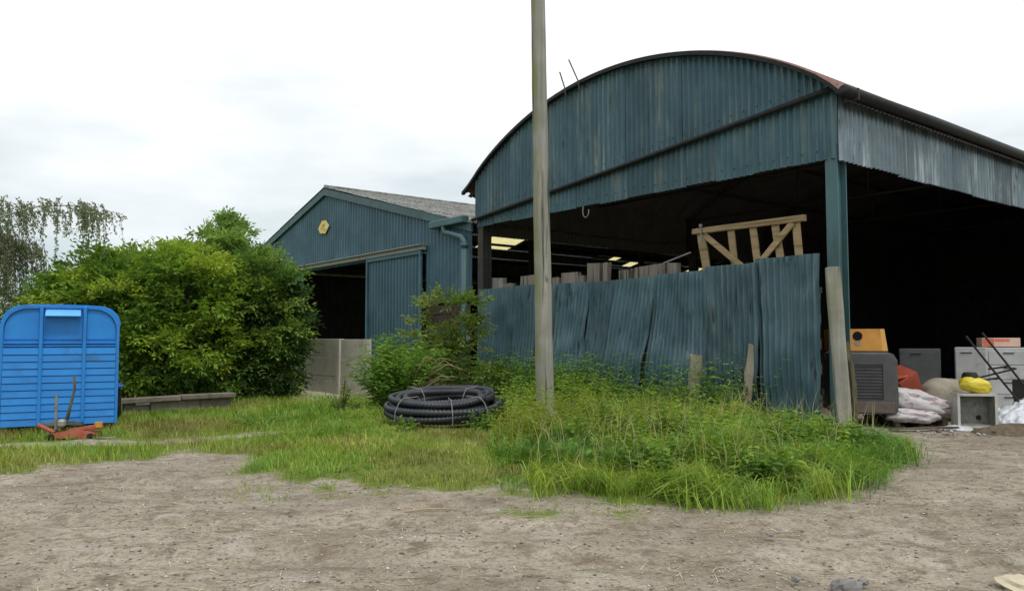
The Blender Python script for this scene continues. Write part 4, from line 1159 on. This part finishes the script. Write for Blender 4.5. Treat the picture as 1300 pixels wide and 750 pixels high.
def shrub(name, label, cat, loc, clumps, palette, seed, ll=.145, lw_=.062, Ls=.28, k=5, group=None, trunk=True, trunk_r=.05, dens=1.0, bark='bark', flowers=0):
    r = np.random.default_rng(seed)
    t = thing(name, label, cat, loc, 0, group)
    O, A_, Cc = [], [], []
    tops = []
    for (c_, rad, n_) in clumps:
        c_ = np.array(c_, float); rad = np.array(rad, float)
        n_ = int(n_ * dens)
        m_ = max(10, n_ // 40)                                     # sub-clumps give the crown an uneven outline with gaps
        cd = unit(r.normal(0, 1, (m_, 3))); cr_ = r.uniform(.30, 1.18, (m_, 1)) ** .6
        cc = c_ + cd * cr_ * rad
        w_ = np.minimum((r.uniform(0, 1, n_) ** 1.35 * m_).astype(int), m_ - 1)          # some clumps full, some thin
        off = unit(r.normal(0, 1, (n_, 3))) * (r.uniform(0, 1, (n_, 1)) ** .5) * (rad.mean() * .22 + .10) * np.array([1.3, 1.3, .60])
        p = cc[w_] + off
        p[:, 2] = np.maximum(p[:, 2], .06)
        out = unit(p - c_ * np.array([1, 1, .75]))
        O.append(p); A_.append(unit(out + unit(off) * .5 + np.array([0, 0, .10]) + r.normal(0, .35, p.shape)))
        base = np.array(palette)[r.integers(0, len(palette), m_)]
        col = base[w_] * r.uniform(.75, 1.25, (n_, 1))
        Cc.append(col); tops.append((c_, rad, cc))
    O = np.concatenate(O); A_ = np.concatenate(A_); Cc = np.concatenate(Cc); n = len(O)
    q = sprigs(O, A_, np.full(n, Ls) * r.uniform(.7, 1.2, n), np.full(n, ll), np.full(n, lw_), Cc, r, k)
    link('foliage', leaves_mesh('foliage', *q), M['leaf'], t)
    if trunk:
        tb_ = MB()
        for c_, rad, cc in tops:
            b0 = Vector((c_[0] * .35 + r.normal(0, .12), c_[1] * .35 + r.normal(0, .12), 0)); c2 = Vector(c_)
            mid = b0.lerp(c2, .5) + Vector((r.normal(0, .12), r.normal(0, .12), .1))
            tb_.tube([b0, mid, c2], [trunk_r, trunk_r * .75, trunk_r * .5], 6)
            for e_ in cc[:14]:
                e_ = Vector(e_); m2 = c2.lerp(e_, .5) + Vector((0, 0, .08))
                tb_.tube([mid.lerp(c2, r.uniform(.3, 1)), m2, e_], [trunk_r * .4, trunk_r * .28, trunk_r * .12], 4)
        tb_.build('stems', M[bark], t)
    if flowers:
        idx = r.choice(n, flowers, replace=False); m = MB()
        for i in idx:
            p = O[i] + A_[i] * .15
            for _ in range(10):
                q_ = p + r.normal(0, .05, 3) * np.array([1, 1, .3]); m.box(q_, (.03, .03, .015), (r.normal(), r.normal(), 0))
        tag_(m.build('flowers', rough_mat('cream_flower', (.62, .62, .5), (.7, .7, .6), 5, .8), t))
    return t

YG = [(.265, .370, .050), (.215, .330, .046), (.320, .410, .062), (.150, .250, .040)]
MG = [(.105, .195, .038), (.140, .240, .044), (.075, .150, .032), (.185, .275, .052)]
PG = [(.220, .345, .100), (.260, .380, .115), (.190, .300, .085)]
DG = [(.042, .085, .024), (.055, .102, .026), (.070, .122, .030)]

shrub('elder_bush', 'big yellow-green elder bush directly behind the blue trailer', 'bush', (-9.0, 19.2, 0),
      [((-1.5, 0, 2.9), (1.0, 1.1, .8), 1300), ((-.2, 0, 3.0), (1.2, 1.2, .85), 1600), ((-.6, -.5, 1.9), (1.7, 1.2, 1.2), 1900), ((1.0, -.1, 2.6), (1.2, 1.3, 1.1), 1700), ((.9, -.5, 1.2), (1.3, 1.0, 1.1), 1500), ((-2.3, .2, 1.9), (.8, .9, .9), 800), ((.3, .6, .8), (1.8, .6, .8), 1400)], YG + MG[:2], 11, flowers=14)
shrub('elder_bush', 'dark green elder bush reaching down to the shed doorway', 'bush', (-7.0, 20.4, 0),
      [((-.2, 0, 2.7), (1.3, 1.2, 1.1), 1900), ((.65, .2, 1.9), (.8, 1.0, 1.1), 1500), ((-.5, -.6, 1.3), (1.2, .9, 1.1), 1700), ((.5, .0, .8), (.8, .8, .8), 1300), ((-1.1, -.3, 3.0), (.9, .9, .7), 900), ((.35, .3, 2.7), (.6, .8, .6), 700), ((-.8, .5, .7), (1.4, .7, .8), 1300)], MG + DG, 12, flowers=8)
shrub('elder_bush', 'paler taller leafy bush peaking behind the others near the shed', 'bush', (-8.3, 22.0, 0),
      [((0, 0, 4.1), (.85, .9, .75), 1000), ((.85, 0, 3.5), (.9, .9, .8), 1000), ((-.9, 0, 3.5), (.8, .9, .7), 800), ((.1, 0, 3.0), (1.4, 1.0, 1.0), 1300), ((.1, 0, 4.75), (.35, .35, .30), 160), ((0, 0, 1.5), (1.9, .9, 1.3), 2000)], PG, 13, Ls=.3)

# weeping birch on the far left
def birch():
    r = np.random.default_rng(31)
    t = thing('birch_tree', 'weeping birch with thin hanging twigs at the left edge', 'tree', (-16.05, 19.0, 0))
    tk_ = MB(); tk_.tube([(0, 0, 0), (.05, 0, 2.5), (.2, .05, 5), (.1, 0, 8.5)], [.22, .18, .13, .04], 10)
    limbs = [[(.2, 0, 3.9), (1.8, .1, 4.25), (3.2, .1, 4.55), (4.5, -.1, 4.85), (5.7, -.2, 4.85), (6.0, -.2, 4.72)], [(.2, .05, 4.5), (1.6, .4, 5.0), (3.0, .3, 5.10), (4.0, .2, 4.9)],
             [(.1, 0, 3.4), (1.4, -.3, 4.1), (2.8, -.3, 4.3), (3.6, -.3, 4.1)], [(.1, .05, 6.5), (-1.5, .3, 7.2), (-2.5, .4, 6.6)], [(.1, 0, 5.5), (-1.4, -.6, 6.0), (-2.6, -.7, 5.4)], [(.15, 0, 6.0), (.6, .9, 6.7), (.9, 1.6, 6.4)],
             [(.15, 0, 4.4), (1.6, .5, 4.7), (3.0, .9, 4.3), (3.7, .9, 4.0)]]
    P_, D_, U_, Ln, Wd, Co = [], [], [], [], [], []
    tw = MB()
    pal = np.array([(.18, .22, .15), (.22, .26, .165), (.26, .27, .15), (.15, .18, .13)])
    for li, lm in enumerate(limbs):
        tk_.tube(lm, [.05 * (1 - i / (len(lm) - 1)) ** 1.3 + .004 for i in range(len(lm))], 6)
        pts_ = [Vector(p) for p in lm]
        dense = {0: 125, 1: 60, 2: 150, 6: 130}.get(li, 30)
        for q in range(dense):
            f = r.uniform(.12, 1.0) ** .75 * (len(pts_) - 1); i = min(int(f), len(pts_) - 2)
            b = pts_[i].lerp(pts_[i + 1], f - i)
            b = b + Vector((r.normal(0, .10), r.normal(0, .45), r.normal(0, .08)))
            if li in (2, 6): lg = r.uniform(.8, 2.0)
            elif li == 0: lg = r.uniform(.2, .8) if r.random() < .8 else r.uniform(.8, 1.25)
            else: lg = r.uniform(.25, .8)
            dx = r.normal(.12, .16)
            p3 = [b, b + Vector((dx * .6, r.normal(0, .05), -.18 * lg)), b + Vector((dx, r.normal(0, .06), -.6 * lg)), b + Vector((dx * 1.05, r.normal(0, .06), -lg))]
            tw.tube(p3, [.008, .006, .005, .003], 3, False)
            for _ in range(int(lg * 34) + 12):
                g = r.uniform(.05, 1) * 3; j = min(int(g), 2); pp = p3[j].lerp(p3[j + 1], g - j)
                P_.append(np.array(pp) + r.normal(0, .028, 3)); D_.append((r.normal(0, .6), r.normal(0, .6), -.7)); U_.append(r.normal(0, 1, 3))
                Ln.append(r.uniform(.05, .09)); Wd.append(r.uniform(.03, .05)); Co.append(pal[r.integers(0, 4)] * r.uniform(.8, 1.2))
    tk_.build('trunk', M['birchbark'], t, True); tag(tw.build('twigs', M['bark'], t), kind='stuff')
    link('foliage', leaves_mesh('foliage', np.array(P_), unit(np.array(D_)), unit(np.array(U_)), np.array(Ln), np.array(Wd), np.array(Co)), M['leaf'], t)
birch()

# far trees glimpsed at the left
for i, (x, y, s_, lab) in enumerate([(-36, 62, 1.15, 'far round tree on the skyline at the left edge'), (-42, 60, 1.25, 'far tree just outside the left edge behind the birch'), (-31, 64, .95, 'far low tree on the skyline between trailer and birch'), (-27, 66, 1.0, 'far tree behind the yellow-green bush')]):
    shrub('hedge_tree', lab, 'tree', (x, y, 0), [((0, 0, 3.6 * s_), (3 * s_, 2.2, 1.5 * s_), 700), ((1.6, 0, 2.4 * s_), (2.2, 2, 1.6 * s_), 500), ((-1.8, 0, 2.2 * s_), (2.2, 2, 1.6 * s_), 500)], DG + MG[:1], 40 + i, .30, .15, .6, 5, 'far hedgerow trees', True, .14)

# ------------------------------------------------------------------ weeds and plants
def leafy_plant(name, label, loc, h, stems, pairs, ll, lw_, spread, palette, seed, cat='plant', group=None, lean=(0, 0)):
    """upright stems with opposite leaves"""
    r = np.random.default_rng(seed)
    t = thing(name, label, cat, loc, 0, group)
    P_, D_, U_, Ln, Wd, Co = [], [], [], [], [], []
    sm_ = MB(); pal = np.array(palette)
    for q in range(stems):
        a = r.uniform(0, 2 * PI); rad = spread * r.uniform(.1, 1) ** .7; hh_ = h * r.uniform(.55, 1.0) * (1 - .35 * rad / spread)
        b = Vector((math.cos(a) * rad * .3, math.sin(a) * rad * .3, 0)); tp_ = Vector((math.cos(a) * rad + lean[0], math.sin(a) * rad * .8 + lean[1], hh_))
        md = b.lerp(tp_, .5) + Vector((-math.cos(a) * rad * .15, -math.sin(a) * rad * .1, .03 * h))
        sm_.tube([b, md, tp_], [.010, .008, .004], 4, False)
        col = pal[r.integers(0, len(pal))]
        for k in range(pairs):
            f = .18 + .82 * (k + r.uniform(-.2, .2)) / (pairs - 1)
            f = min(max(f, 0), 1); p = (b.lerp(md, f * 2) if f < .5 else md.lerp(tp_, f * 2 - 1))
            az = k * PI / 2 + r.uniform(-.5, .5)
            size = (1.15 - .55 * f) if k < pairs - 2 else .6
            for sg_ in (0, PI):
                d_ = np.array([math.cos(az + sg_), math.sin(az + sg_), r.uniform(-.25, .45)])
                P_.append(np.array(p)); D_.append(d_); U_.append(np.array([0, 0, 1.0]) + r.normal(0, .25, 3)); Ln.append(ll * size * r.uniform(.8, 1.2)); Wd.append(lw_ * size * r.uniform(.8, 1.2)); Co.append(col * r.uniform(.8, 1.25))
    sm_.build('stems', rough_mat('green_stem', (.08, .12, .035), (.12, .15, .05), 5, .8) if 'green_stem' not in M else M['green_stem'], t)
    link('leaves', leaves_mesh('leaves', np.array(P_), unit(np.array(D_)), unit(np.array(U_)), np.array(Ln), np.array(Wd), np.array(Co)), M['leaf'], t)
    return t
M['green_stem'] = rough_mat('green_plant_stem', (.08, .12, .035), (.12, .15, .05), 5, .8)
BG = [(.150, .285, .050), (.190, .335, .058), (.120, .230, .044), (.235, .360, .070)]
leafy_plant('tall_weed', 'dense bright green leafy weed growing left of the pipe coil', (-2.45, 16.9, 0), 2.05, 110, 17, .24, .075, 1.25, BG, 51)
leafy_plant('tall_weed', 'slender pale-topped shoot rising out of the bright green weed', (-2.65, 17.1, 0), 2.45, 7, 16, .22, .075, .16, [(.13, .22, .05), (.15, .24, .06)], 52)
leafy_plant('tall_weed', 'thin yellow-green weed before the concrete doorway panels', (-3.75, 17.2, 0), 1.05, 9, 13, .12, .035, .25, [(.25, .30, .04), (.19, .28, .035)], 53)
leafy_plant('tall_weed', 'low dark brownish weed beside the concrete apron', (-3.5, 16.3, 0), .45, 22, 8, .10, .05, .5, [(.075, .08, .03), (.06, .085, .025)], 54)
shrub('elder_sapling', 'open layered elder sapling before the dark boards of the shed', 'shrub', (-1.55, 18.7, 0),
      [((.1, 0, 2.4), (.75, .5, .25), 110), ((0, 0, 1.9), (.85, .5, .30), 130), ((-.1, 0, 1.35), (.9, .6, .40), 150), ((.6, 0, .8), (.8, .6, .5), 190), ((-.3, -.2, .8), (.8, .6, .5), 170)], [(.17, .245, .055), (.14, .21, .05), (.21, .27, .07)], 55, .13, .05, .3, 7, None, True, .022)
# bent dead stems over the coil
ds = thing('dead_stems', 'bent pale dry stems arching above the pipe coil', 'plant', (-2.25, 16.6, 0))
r_ = random.Random(5)
for k in range(11):
    x0 = r_.uniform(-.12, .1); tx_ = r_.uniform(.5, 1.25); hz_ = r_.uniform(.75, 1.25)
    MB().tube([(x0, 0, .05), (x0 + tx_ * .35, r_.uniform(-.1, .1), hz_ * .72), (x0 + tx_ * .75, r_.uniform(-.1, .1), hz_), (x0 + tx_ * 1.1, r_.uniform(-.15, .1), hz_ * r_.uniform(.8, 1.02))], [.014, .012, .009, .004], 5).build('stem', M['deadstem'], ds, True)
leafy_plant('tall_weed', 'broad-leaved weed clump at the foot of the pale leaning post', (4.8, 12.3, 0), .42, 32, 7, .15, .085, .55, [(.12, .21, .03), (.15, .25, .036), (.19, .28, .042)], 56)
leafy_plant('tall_weed', 'green weed clump between the two leaning stakes', (3.8, 14.1, 0), .65, 34, 11, .13, .06, .6, BG, 57)
leafy_plant('tall_weed', 'leafy weed clump left of the short broken stake', (2.75, 14.6, 0), 1.05, 34, 11, .13, .06, .6, BG, 58)
leafy_plant('tall_weed', 'leafy weed clump against the fence right of the tall pole', (1.5, 15.7, 0), 1.1, 44, 11, .14, .06, .8, BG, 59)
leafy_plant('tall_weed', 'leafy weed clump behind the tall pole against the fence', (.3, 16.3, 0), 1.15, 40, 11, .15, .06, .7, BG, 60)
leafy_plant('tall_weed', 'leafy weed clump at the right end of the pipe coil', (-.1, 14.6, 0), .75, 40, 9, .14, .06, .55, BG, 61)

def coil_clear(x, y):
    t = np.clip((14.5 - y) / 4.5, 0, 1); cx_ = -1.25 + t * .35
    return np.clip((np.hypot(np.where(y < 14.4, x - cx_, x + 1.25), np.maximum(y - 14.4, 0)) - .95 + .35 * np.clip((13.4 - y) / 2, 0, 1)) / .9, 0, 1)
def in_coil(x, y): return np.hypot(x + 1.25, y - 14.35) < 1.12

leafy_plant('tall_weed', 'small leafy weed in front of the left half of the pipe coil', (-1.75, 12.95, .06), .34, 14, 6, .10, .045, .30, BG, 62)
leafy_plant('tall_weed', 'small leafy weed in front of the right end of the pipe coil', (-.45, 13.05, .06), .45, 20, 7, .11, .045, .35, BG, 63)
leafy_plant('tall_weed', 'low leafy tuft on the lawn right of the low wall', (-4.3, 13.6, .05), .32, 40, 6, .11, .04, .6, BG, 64)
DK = [(.13, .24, .04), (.16, .28, .045), (.10, .19, .035)]
for k_, (x, y, h_, lab_) in enumerate([(1.5, 9.0, .42, 'broad-leaved dock at the front of the verge nearest the pole'), (2.7, 8.7, .38, 'broad-leaved dock at the front edge of the tall grass'), (3.7, 10.1, .5, 'broad-leaved dock in the tall grass before the taller stake'),
                                       (4.7, 10.7, .45, 'broad-leaved dock near the right tip of the verge'), (2.1, 11.2, .6, 'tall broad-leaved dock in the middle of the verge')]):
    leafy_plant('dock', lab_, (x, y, .06), h_, 14, 4, .26, .10, .38, DK, 80 + k_, 'plant', 'dock plants in the verge')
# nettles: one tangle nobody could count
def weed_mass(name, n, band, hr, ll, lw_, palette, seed, pairs=7, density=None):
    r = np.random.default_rng(seed)
    px_ = []
    while len(px_) < n:
        x = r.uniform(-3.2, 5.9, 4000); y = r.uniform(7.6, 20, 4000)
        k = band(x, y) * coil_clear(x, y) * (np.hypot(x + 1.25, y - 14.35) > 1.3) > r.uniform(0, 1, 4000)
        px_ += list(zip(x[k], y[k]))
    xy = np.array(px_[:n]); g = ground_h(xy[:, 0], xy[:, 1])
    h = r.uniform(*hr, n) * (.65 + .6 * fbm(xy[:, 0] * 1.2, xy[:, 1] * 1.2, seed))
    ln_ = r.normal(0, .14, (n, 2))
    P_, D_, U_, Ln, Wd, Co = [], [], [], [], [], []
    pal = np.array(palette)[r.integers(0, len(palette), n)] * r.uniform(.8, 1.2, (n, 1))
    for k in range(pairs):
        f = .25 + .75 * k / (pairs - 1)
        p = np.stack([xy[:, 0] + ln_[:, 0] * f * f * h * 2, xy[:, 1] + ln_[:, 1] * f * f * h * 2, g + h * f], -1)
        az = r.uniform(0, 2 * PI, n)
        for s_ in (0, PI):
            d_ = np.stack([np.cos(az + s_), np.sin(az + s_), r.uniform(-.3, .4, n)], -1)
            P_.append(p); D_.append(d_); U_.append(np.array([[0, 0, 1.0]]) + r.normal(0, .3, (n, 3))); sz = 1.1 - .5 * f
            Ln.append(ll * sz * r.uniform(.7, 1.25, n)); Wd.append(lw_ * sz * r.uniform(.7, 1.2, n)); Co.append(pal * r.uniform(.85, 1.15, (n, 1)))
    c_ = np.concatenate
    o = link(name, leaves_mesh(name, c_(P_), unit(c_(D_)), unit(c_(U_)), c_(Ln), c_(Wd), c_(Co)), M['leaf'])
    return o
def fence_dist(x, y): return -((x - BAR_A[0]) * INN[0] + (y - BAR_A[1]) * INN[1])
def band_fence(x, y):
    d_ = fence_dist(x, y) + .35 * (fbm(x * .8, y * .8, 41) - .5); s_ = (x - BAR_A[0]) * DIR[0] + (y - BAR_A[1]) * DIR[1]
    return np.exp(-((d_ - .75) / .55) ** 2) * (d_ > .2) * (s_ > .6) * (s_ < 10.6) * (fbm(x * 1.1, y * 1.1, 2) > .42) * np.where((s_ > .8) & (s_ < 4.2), .45, 1)
o = weed_mass('nettles', 1000, band_fence, (.35, 1.35), .15, .062, BG + MG, 71)
tag(o, 'tangle of nettles and leafy weeds along the foot of the corrugated fence', None, None, 'stuff')
def band_right(x, y):
    e = edge_dist(VERGE, x, y)
    return (e > .12) * (x + .35 * (y - 10) < 4.9) * np.maximum(np.exp(-((x - 3.5) / 1.5) ** 2 - ((y - 11.2) / 1.9) ** 2), .5 * (x > .6) * (fbm(x * 1.2, y * 1.2, 17) > .55))
o = weed_mass('broad_weeds', 1500, band_right, (.15, .55), .16, .07, MG + BG[:2] + YG[:1], 72, 7)
tag(o, 'broad-leaved weeds mixed in the tall grass near the leaning post', None, None, 'stuff')
def band_pole(x, y): return np.exp(-((x - .5) / 1.6) ** 2 - ((y - 12.2) / 1.3) ** 2) * (fbm(x * 1.4, y * 1.4, 6) > .42)
o = weed_mass('yellow_weeds', 460, band_pole, (.3, .95), .13, .03, [(.24, .30, .04), (.19, .28, .035), (.27, .31, .06)], 73, 8)
tag(o, 'yellowish feathery weeds round the foot of the tall pole', None, None, 'stuff')

# ------------------------------------------------------------------ grass
def blades(name, xy, h, w, lean, col, seed):
    r = np.random.default_rng(seed); n = len(xy)
    az = fbm(xy[:, 0] * 1.3, xy[:, 1] * 1.3, seed, 2) * 14 + r.normal(0, 1.0, n); bd = np.stack([np.cos(az), np.sin(az), np.zeros(n)], -1)
    sd_ = np.stack([-np.sin(az + r.normal(0, .6, n)), np.cos(az), np.zeros(n)], -1)
    b = np.stack([xy[:, 0], xy[:, 1], ground_h(xy[:, 0], xy[:, 1]) - .01], -1)
    L_ = lean * r.uniform(.3, 1.3, n)
    V = np.zeros((n, 5, 3)); z = np.array([0, 0, 1.0])
    m1 = b + bd * (h * L_ * .22)[:, None] + z * (h * .55)[:, None]
    tp = b + bd * (h * L_)[:, None] + z * (h * (1 - .28 * np.minimum(L_, 1.6) ** 2))[:, None]
    V[:, 0] = b - sd_ * (w * .5)[:, None]; V[:, 1] = b + sd_ * (w * .5)[:, None]
    V[:, 2] = m1 - sd_ * (w * .42)[:, None]; V[:, 3] = m1 + sd_ * (w * .42)[:, None]; V[:, 4] = tp
    k = np.arange(n)[:, None] * 5
    T = np.concatenate([k + np.array([[0, 1, 3]]), k + np.array([[0, 3, 2]]), k + np.array([[2, 3, 4]])], 0)
    return np_mesh(name, V.reshape(-1, 3), T, None, np.repeat(col, 5, 0))

def sample(n, x0, x1, y0, y1, dens, r):
    out = []; c_ = 0
    while c_ < n:
        x = r.uniform(x0, x1, 60000); y = r.uniform(y0, y1, 60000)
        k = dens(x, y) > r.uniform(0, 1, 60000); q = np.stack([x[k], y[k]], -1); out.append(q); c_ += len(q)
    return np.concatenate(out)[:n]
def pick(pal, n, r, x, y, sc=.9, seed=0):
    pal = np.array(pal); t = np.clip(fbm(x * sc, y * sc, seed, 3) * 1.9 - .45 + r.normal(0, .18, n), 0, .999) * len(pal)
    return pal[t.astype(int)] * r.uniform(.65, 1.3, (n, 1))
rg_ = np.random.default_rng(90)
GP = [(.110, .225, .050), (.160, .295, .050), (.225, .355, .056), (.300, .395, .070), (.37, .40, .10)]
# lawn on the left and short grass round the edge of the verge
xy = sample(90000, -10.5, 5.9, 7.3, 18.5, lambda x, y: np.clip(verge_mask(x, y), 0, 1) ** 1.5 * np.clip(1.5 - y / 22, .2, 1), rg_)
n = len(xy)
hh = rg_.uniform(.05, .13, n) * (1 + .9 * fbm(xy[:, 0] * .9, xy[:, 1] * .9, 33)) * np.clip(verge_mask(xy[:, 0], xy[:, 1]) + .25, .3, 1) * (.55 + .45 * coil_clear(xy[:, 0], xy[:, 1])) * np.where(in_coil(xy[:, 0], xy[:, 1]), .3, 1)
o = link('grass', blades('grass', xy, hh, rg_.uniform(.006, .011, n), np.full(n, .8), pick(GP[1:] + [(.22, .20, .07)], n, rg_, xy[:, 0], xy[:, 1], .9, 4), 91), M['grass'])
tag(o, 'short bright green grass at the edge of the dirt yard', None, None, 'stuff')
def tall_d(x, y):
    e = edge_dist(VERGE, x, y)
    right = 1 / (1 + np.exp(-(x + .9) * 1.5))
    left = .25 * np.exp(-((x + 2.2) / 1.3) ** 2)
    return (e > .12) * coil_clear(x, y) * np.clip(right + left, 0, 1) * np.clip(e / .35, 0, 1) * (np.clip(1.4 - (y - 8) / 9, .25, 1))
xy = sample(85000, -4.5, 5.9, 7.6, 18, tall_d, rg_)
n = len(xy); e = edge_dist(VERGE, xy[:, 0], xy[:, 1])
grow = np.clip(1.0 - .75 * np.clip(xy[:, 0] - 3.9, 0, 1) * np.clip((xy[:, 1] - 9.3) / 1, 0, 1), .2, 1) * np.clip(e / 1.3, .3, 1) * (.30 + .62 / (1 + np.exp(-(xy[:, 0] - .5) * 1.3)))
clump = np.clip(fbm(xy[:, 0] * 2.0, xy[:, 1] * 2.0, 44, 3) * 2.2 - .6, .05, 1.25)
hh = (.16 + .52 * clump) * grow * rg_.uniform(.55, 1.15, n)
o = link('tall_grass', blades('tall_grass', xy, hh, rg_.uniform(.007, .019, n), np.full(n, 1.05), pick(GP, n, rg_, xy[:, 0], xy[:, 1], .8, 8), 92), M['grass'])
tag(o, 'tall lush grass filling the verge in front of the fence', None, None, 'stuff')
# tufts that hang over the front edge on the right
xy = sample(9000, -.5, 5.6, 7.3, 11.5, lambda x, y: (lambda e: np.exp(-((e - .25) / .4) ** 2) * (x > .2) * np.clip(fbm(x * 1.7, y * 1.7, 77) * 4 - 1.7, 0, 1))(edge_dist(VERGE, x, y)), rg_)
n = len(xy)
o = link('edge_grass', blades('edge_grass', xy, rg_.uniform(.22, .50, n) * (.5 + .9 * fbm(xy[:, 0] * 2, xy[:, 1] * 2, 46)), rg_.uniform(.008, .014, n), np.full(n, 1.35), pick(GP[:4], n, rg_, xy[:, 0], xy[:, 1], 1.2, 9), 93), M['grass'])
tag(o, 'long grass flopping over the front edge of the verge onto the dirt', None, None, 'stuff')
# grass in the background lawn behind the trailer and round the bushes
xy = sample(22000, -13, -1, 15, 24, lambda x, y: inside(VERGE, x, y) * 1.0, rg_)
n = len(xy)
o = link('rough_grass', blades('rough_grass', xy, rg_.uniform(.08, .26, n) * np.where((xy[:, 0] < -5.6) & (xy[:, 1] < 18.2), .45, 1), rg_.uniform(.012, .02, n), np.full(n, .8), pick(GP, n, rg_, xy[:, 0], xy[:, 1], .7, 12), 94), M['grass'])
tag(o, 'rough grass round the low wall and the bushes', None, None, 'stuff')
# seed heads and dry stalks in the tall grass
xy = sample(600, -1, 5.6, 8.3, 14, tall_d, rg_); n = len(xy)
o = link('dry_stalks', blades('dry_stalks', xy, rg_.uniform(.45, .95, n), rg_.uniform(.006, .010, n), np.full(n, .5), np.array([(.46, .42, .22)]) * rg_.uniform(.7, 1.2, (n, 1)), 95), M['grass'])
tag(o, 'dry straw-coloured grass stalks among the tall grass', None, None, 'stuff')

# ------------------------------------------------------------------ grit, stones and straw on the dirt
def grit(name, n, seed, smin, smax, pal, box_):
    r = np.random.default_rng(seed)
    x = r.uniform(box_[0], box_[1], n * 3); y = box_[2] + (box_[3] - box_[2]) * r.uniform(0, 1, n * 3) ** 1.5
    k = (edge_dist(VERGE, x, y) < .1) & (r.uniform(0, 1, n * 3) < fbm(x * 1.3, y * 2, seed) * 1.5 - .2)
    x, y = x[k][:n], y[k][:n]; n = len(x)
    s_ = smin + (smax - smin) * r.uniform(0, 1, n) ** 4
    oc = np.array([(1, 0, 0), (0, 1, 0), (-1, 0, 0), (0, -1, 0), (0, 0, .7), (.1, .1, -.5)], float)
    V = oc[None] * r.uniform(.6, 1.25, (n, 6, 1)) * s_[:, None, None] * np.array([1.15, .9, .8])
    a = r.uniform(0, 2 * PI, n); ca, sa = np.cos(a)[:, None], np.sin(a)[:, None]
    V = np.stack([V[:, :, 0] * ca - V[:, :, 1] * sa, V[:, :, 0] * sa + V[:, :, 1] * ca, V[:, :, 2]], -1)
    V += np.stack([x, y, ground_h(x, y) + s_ * .2], -1)[:, None]
    T = np.array([(0, 1, 4), (1, 2, 4), (2, 3, 4), (3, 0, 4), (1, 0, 5), (2, 1, 5), (3, 2, 5), (0, 3, 5)])
    b = np.arange(n)[:, None, None] * 6
    col = np.array(pal)[r.integers(0, len(pal), n)] * r.uniform(.75, 1.2, (n, 1))
    m, N, L, B = M['grit']
    return link(name, np_mesh(name, V.reshape(-1, 3), (b + T[None]).reshape(-1, 3), None, np.repeat(col, 6, 0)), m)
gm2, N, L, B = new_mat('grit_stone'); at = N.new('ShaderNodeAttribute'); at.attribute_name = 'tint'; L.new(at.outputs['Color'], B.inputs['Base Color']); B.inputs['Roughness'].default_value = .9
M['grit'] = (gm2, N, L, B)
o = grit('gravel', 26000, 61, .0025, .019, [(.27, .245, .20), (.36, .33, .28), (.20, .175, .14), (.50, .47, .41), (.16, .15, .14)], (-9, 9, 4.6, 13.5))
tag(o, 'fine gravel and grit scattered over the dirt yard', None, None, 'stuff')
def litter(n, seed):
    r = np.random.default_rng(seed)
    x = r.uniform(-7, 7.5, n * 3); y = 4.7 + 8 * r.uniform(0, 1, n * 3) ** 1.4
    k = (edge_dist(VERGE, x, y) < .15) & (r.uniform(0, 1, n * 3) < fbm(x * .9, y * 1.6, seed) * 2.2 - .75)
    x, y = x[k][:n], y[k][:n]; n = len(x)
    a = r.normal(0, .9, n); l = r.uniform(.02, .13, n); w = r.uniform(.0015, .0045, n)
    d_ = np.stack([np.cos(a), np.sin(a), r.normal(0, .08, n)], -1); s_ = np.stack([-np.sin(a), np.cos(a), np.zeros(n)], -1)
    c_ = np.stack([x, y, ground_h(x, y) + .006], -1)
    V = np.stack([c_ - d_ * l[:, None] - s_ * w[:, None], c_ - d_ * l[:, None] + s_ * w[:, None], c_ + d_ * l[:, None] + np.array([0, 0, .004])], 1)
    T = np.arange(n * 3).reshape(-1, 3)
    col = np.array([(.42, .35, .2), (.30, .24, .13), (.14, .105, .07), (.55, .5, .36)])[r.integers(0, 4, n)]
    return link('straw_litter', np_mesh('straw_litter', V.reshape(-1, 3), T, None, np.repeat(col, 3, 0)), gm2)
o = grit('rubble', 160, 66, .02, .075, [(.22, .2, .17), (.34, .32, .28), (.16, .12, .1), (.45, .43, .4)], (6.6, 9.8, 13.3, 15.0))
tag(o, 'broken rubble and scraps on the floor among the sacks', None, None, 'stuff')
o = litter(6500, 62)
tag(o, 'bits of straw and dead stalk littering the dirt yard', None, None, 'stuff')

def rock(label, loc, size, seed, mat, group=None):
    o_ = blob('stone', mat, None, (0, 0, 0), size, seed, .42, (.2, .1, seed), .2, 14, 9, 1.9, .8, .3)
    o_.data.polygons.foreach_set('use_smooth', [False] * len(o_.data.polygons))
    o_.location = loc
    return tag(o_, label, 'stone', group)
rock('rounded dark grey stone at the bottom edge of the dirt yard', (2.17, 5.16, -.005), (.19, .14, .10), 3, M['stone'])
rock('pale sandy stone in the bottom right corner', (3.32, 5.16, -.01), (.32, .22, .10), 5, M['palestone'])
rock('small pebble left of the rounded grey stone', (1.90, 5.33, -.005), (.055, .05, .04), 6, M['stone'])
rock('small pebble right of the rounded grey stone', (2.33, 5.27, -.005), (.08, .06, .045), 7, M['stone'])
rock('flat pebble farther up the dirt left of the pebble trio', (2.1, 6.45, .01), (.09, .06, .03), 8, M['stone'])
stx = thing('stick', 'thin pale stick lying on the dirt in front of the grass', 'stick', (-.75, 7.4, float(ground_h(np.array(-.75), np.array(7.4))) + .012), .25)
MB().tube([(-.26, 0, 0), (-.05, .01, .012), (.24, -.005, .004)], [.009, .008, .006], 6).build('wood', M['deadstem'], stx)
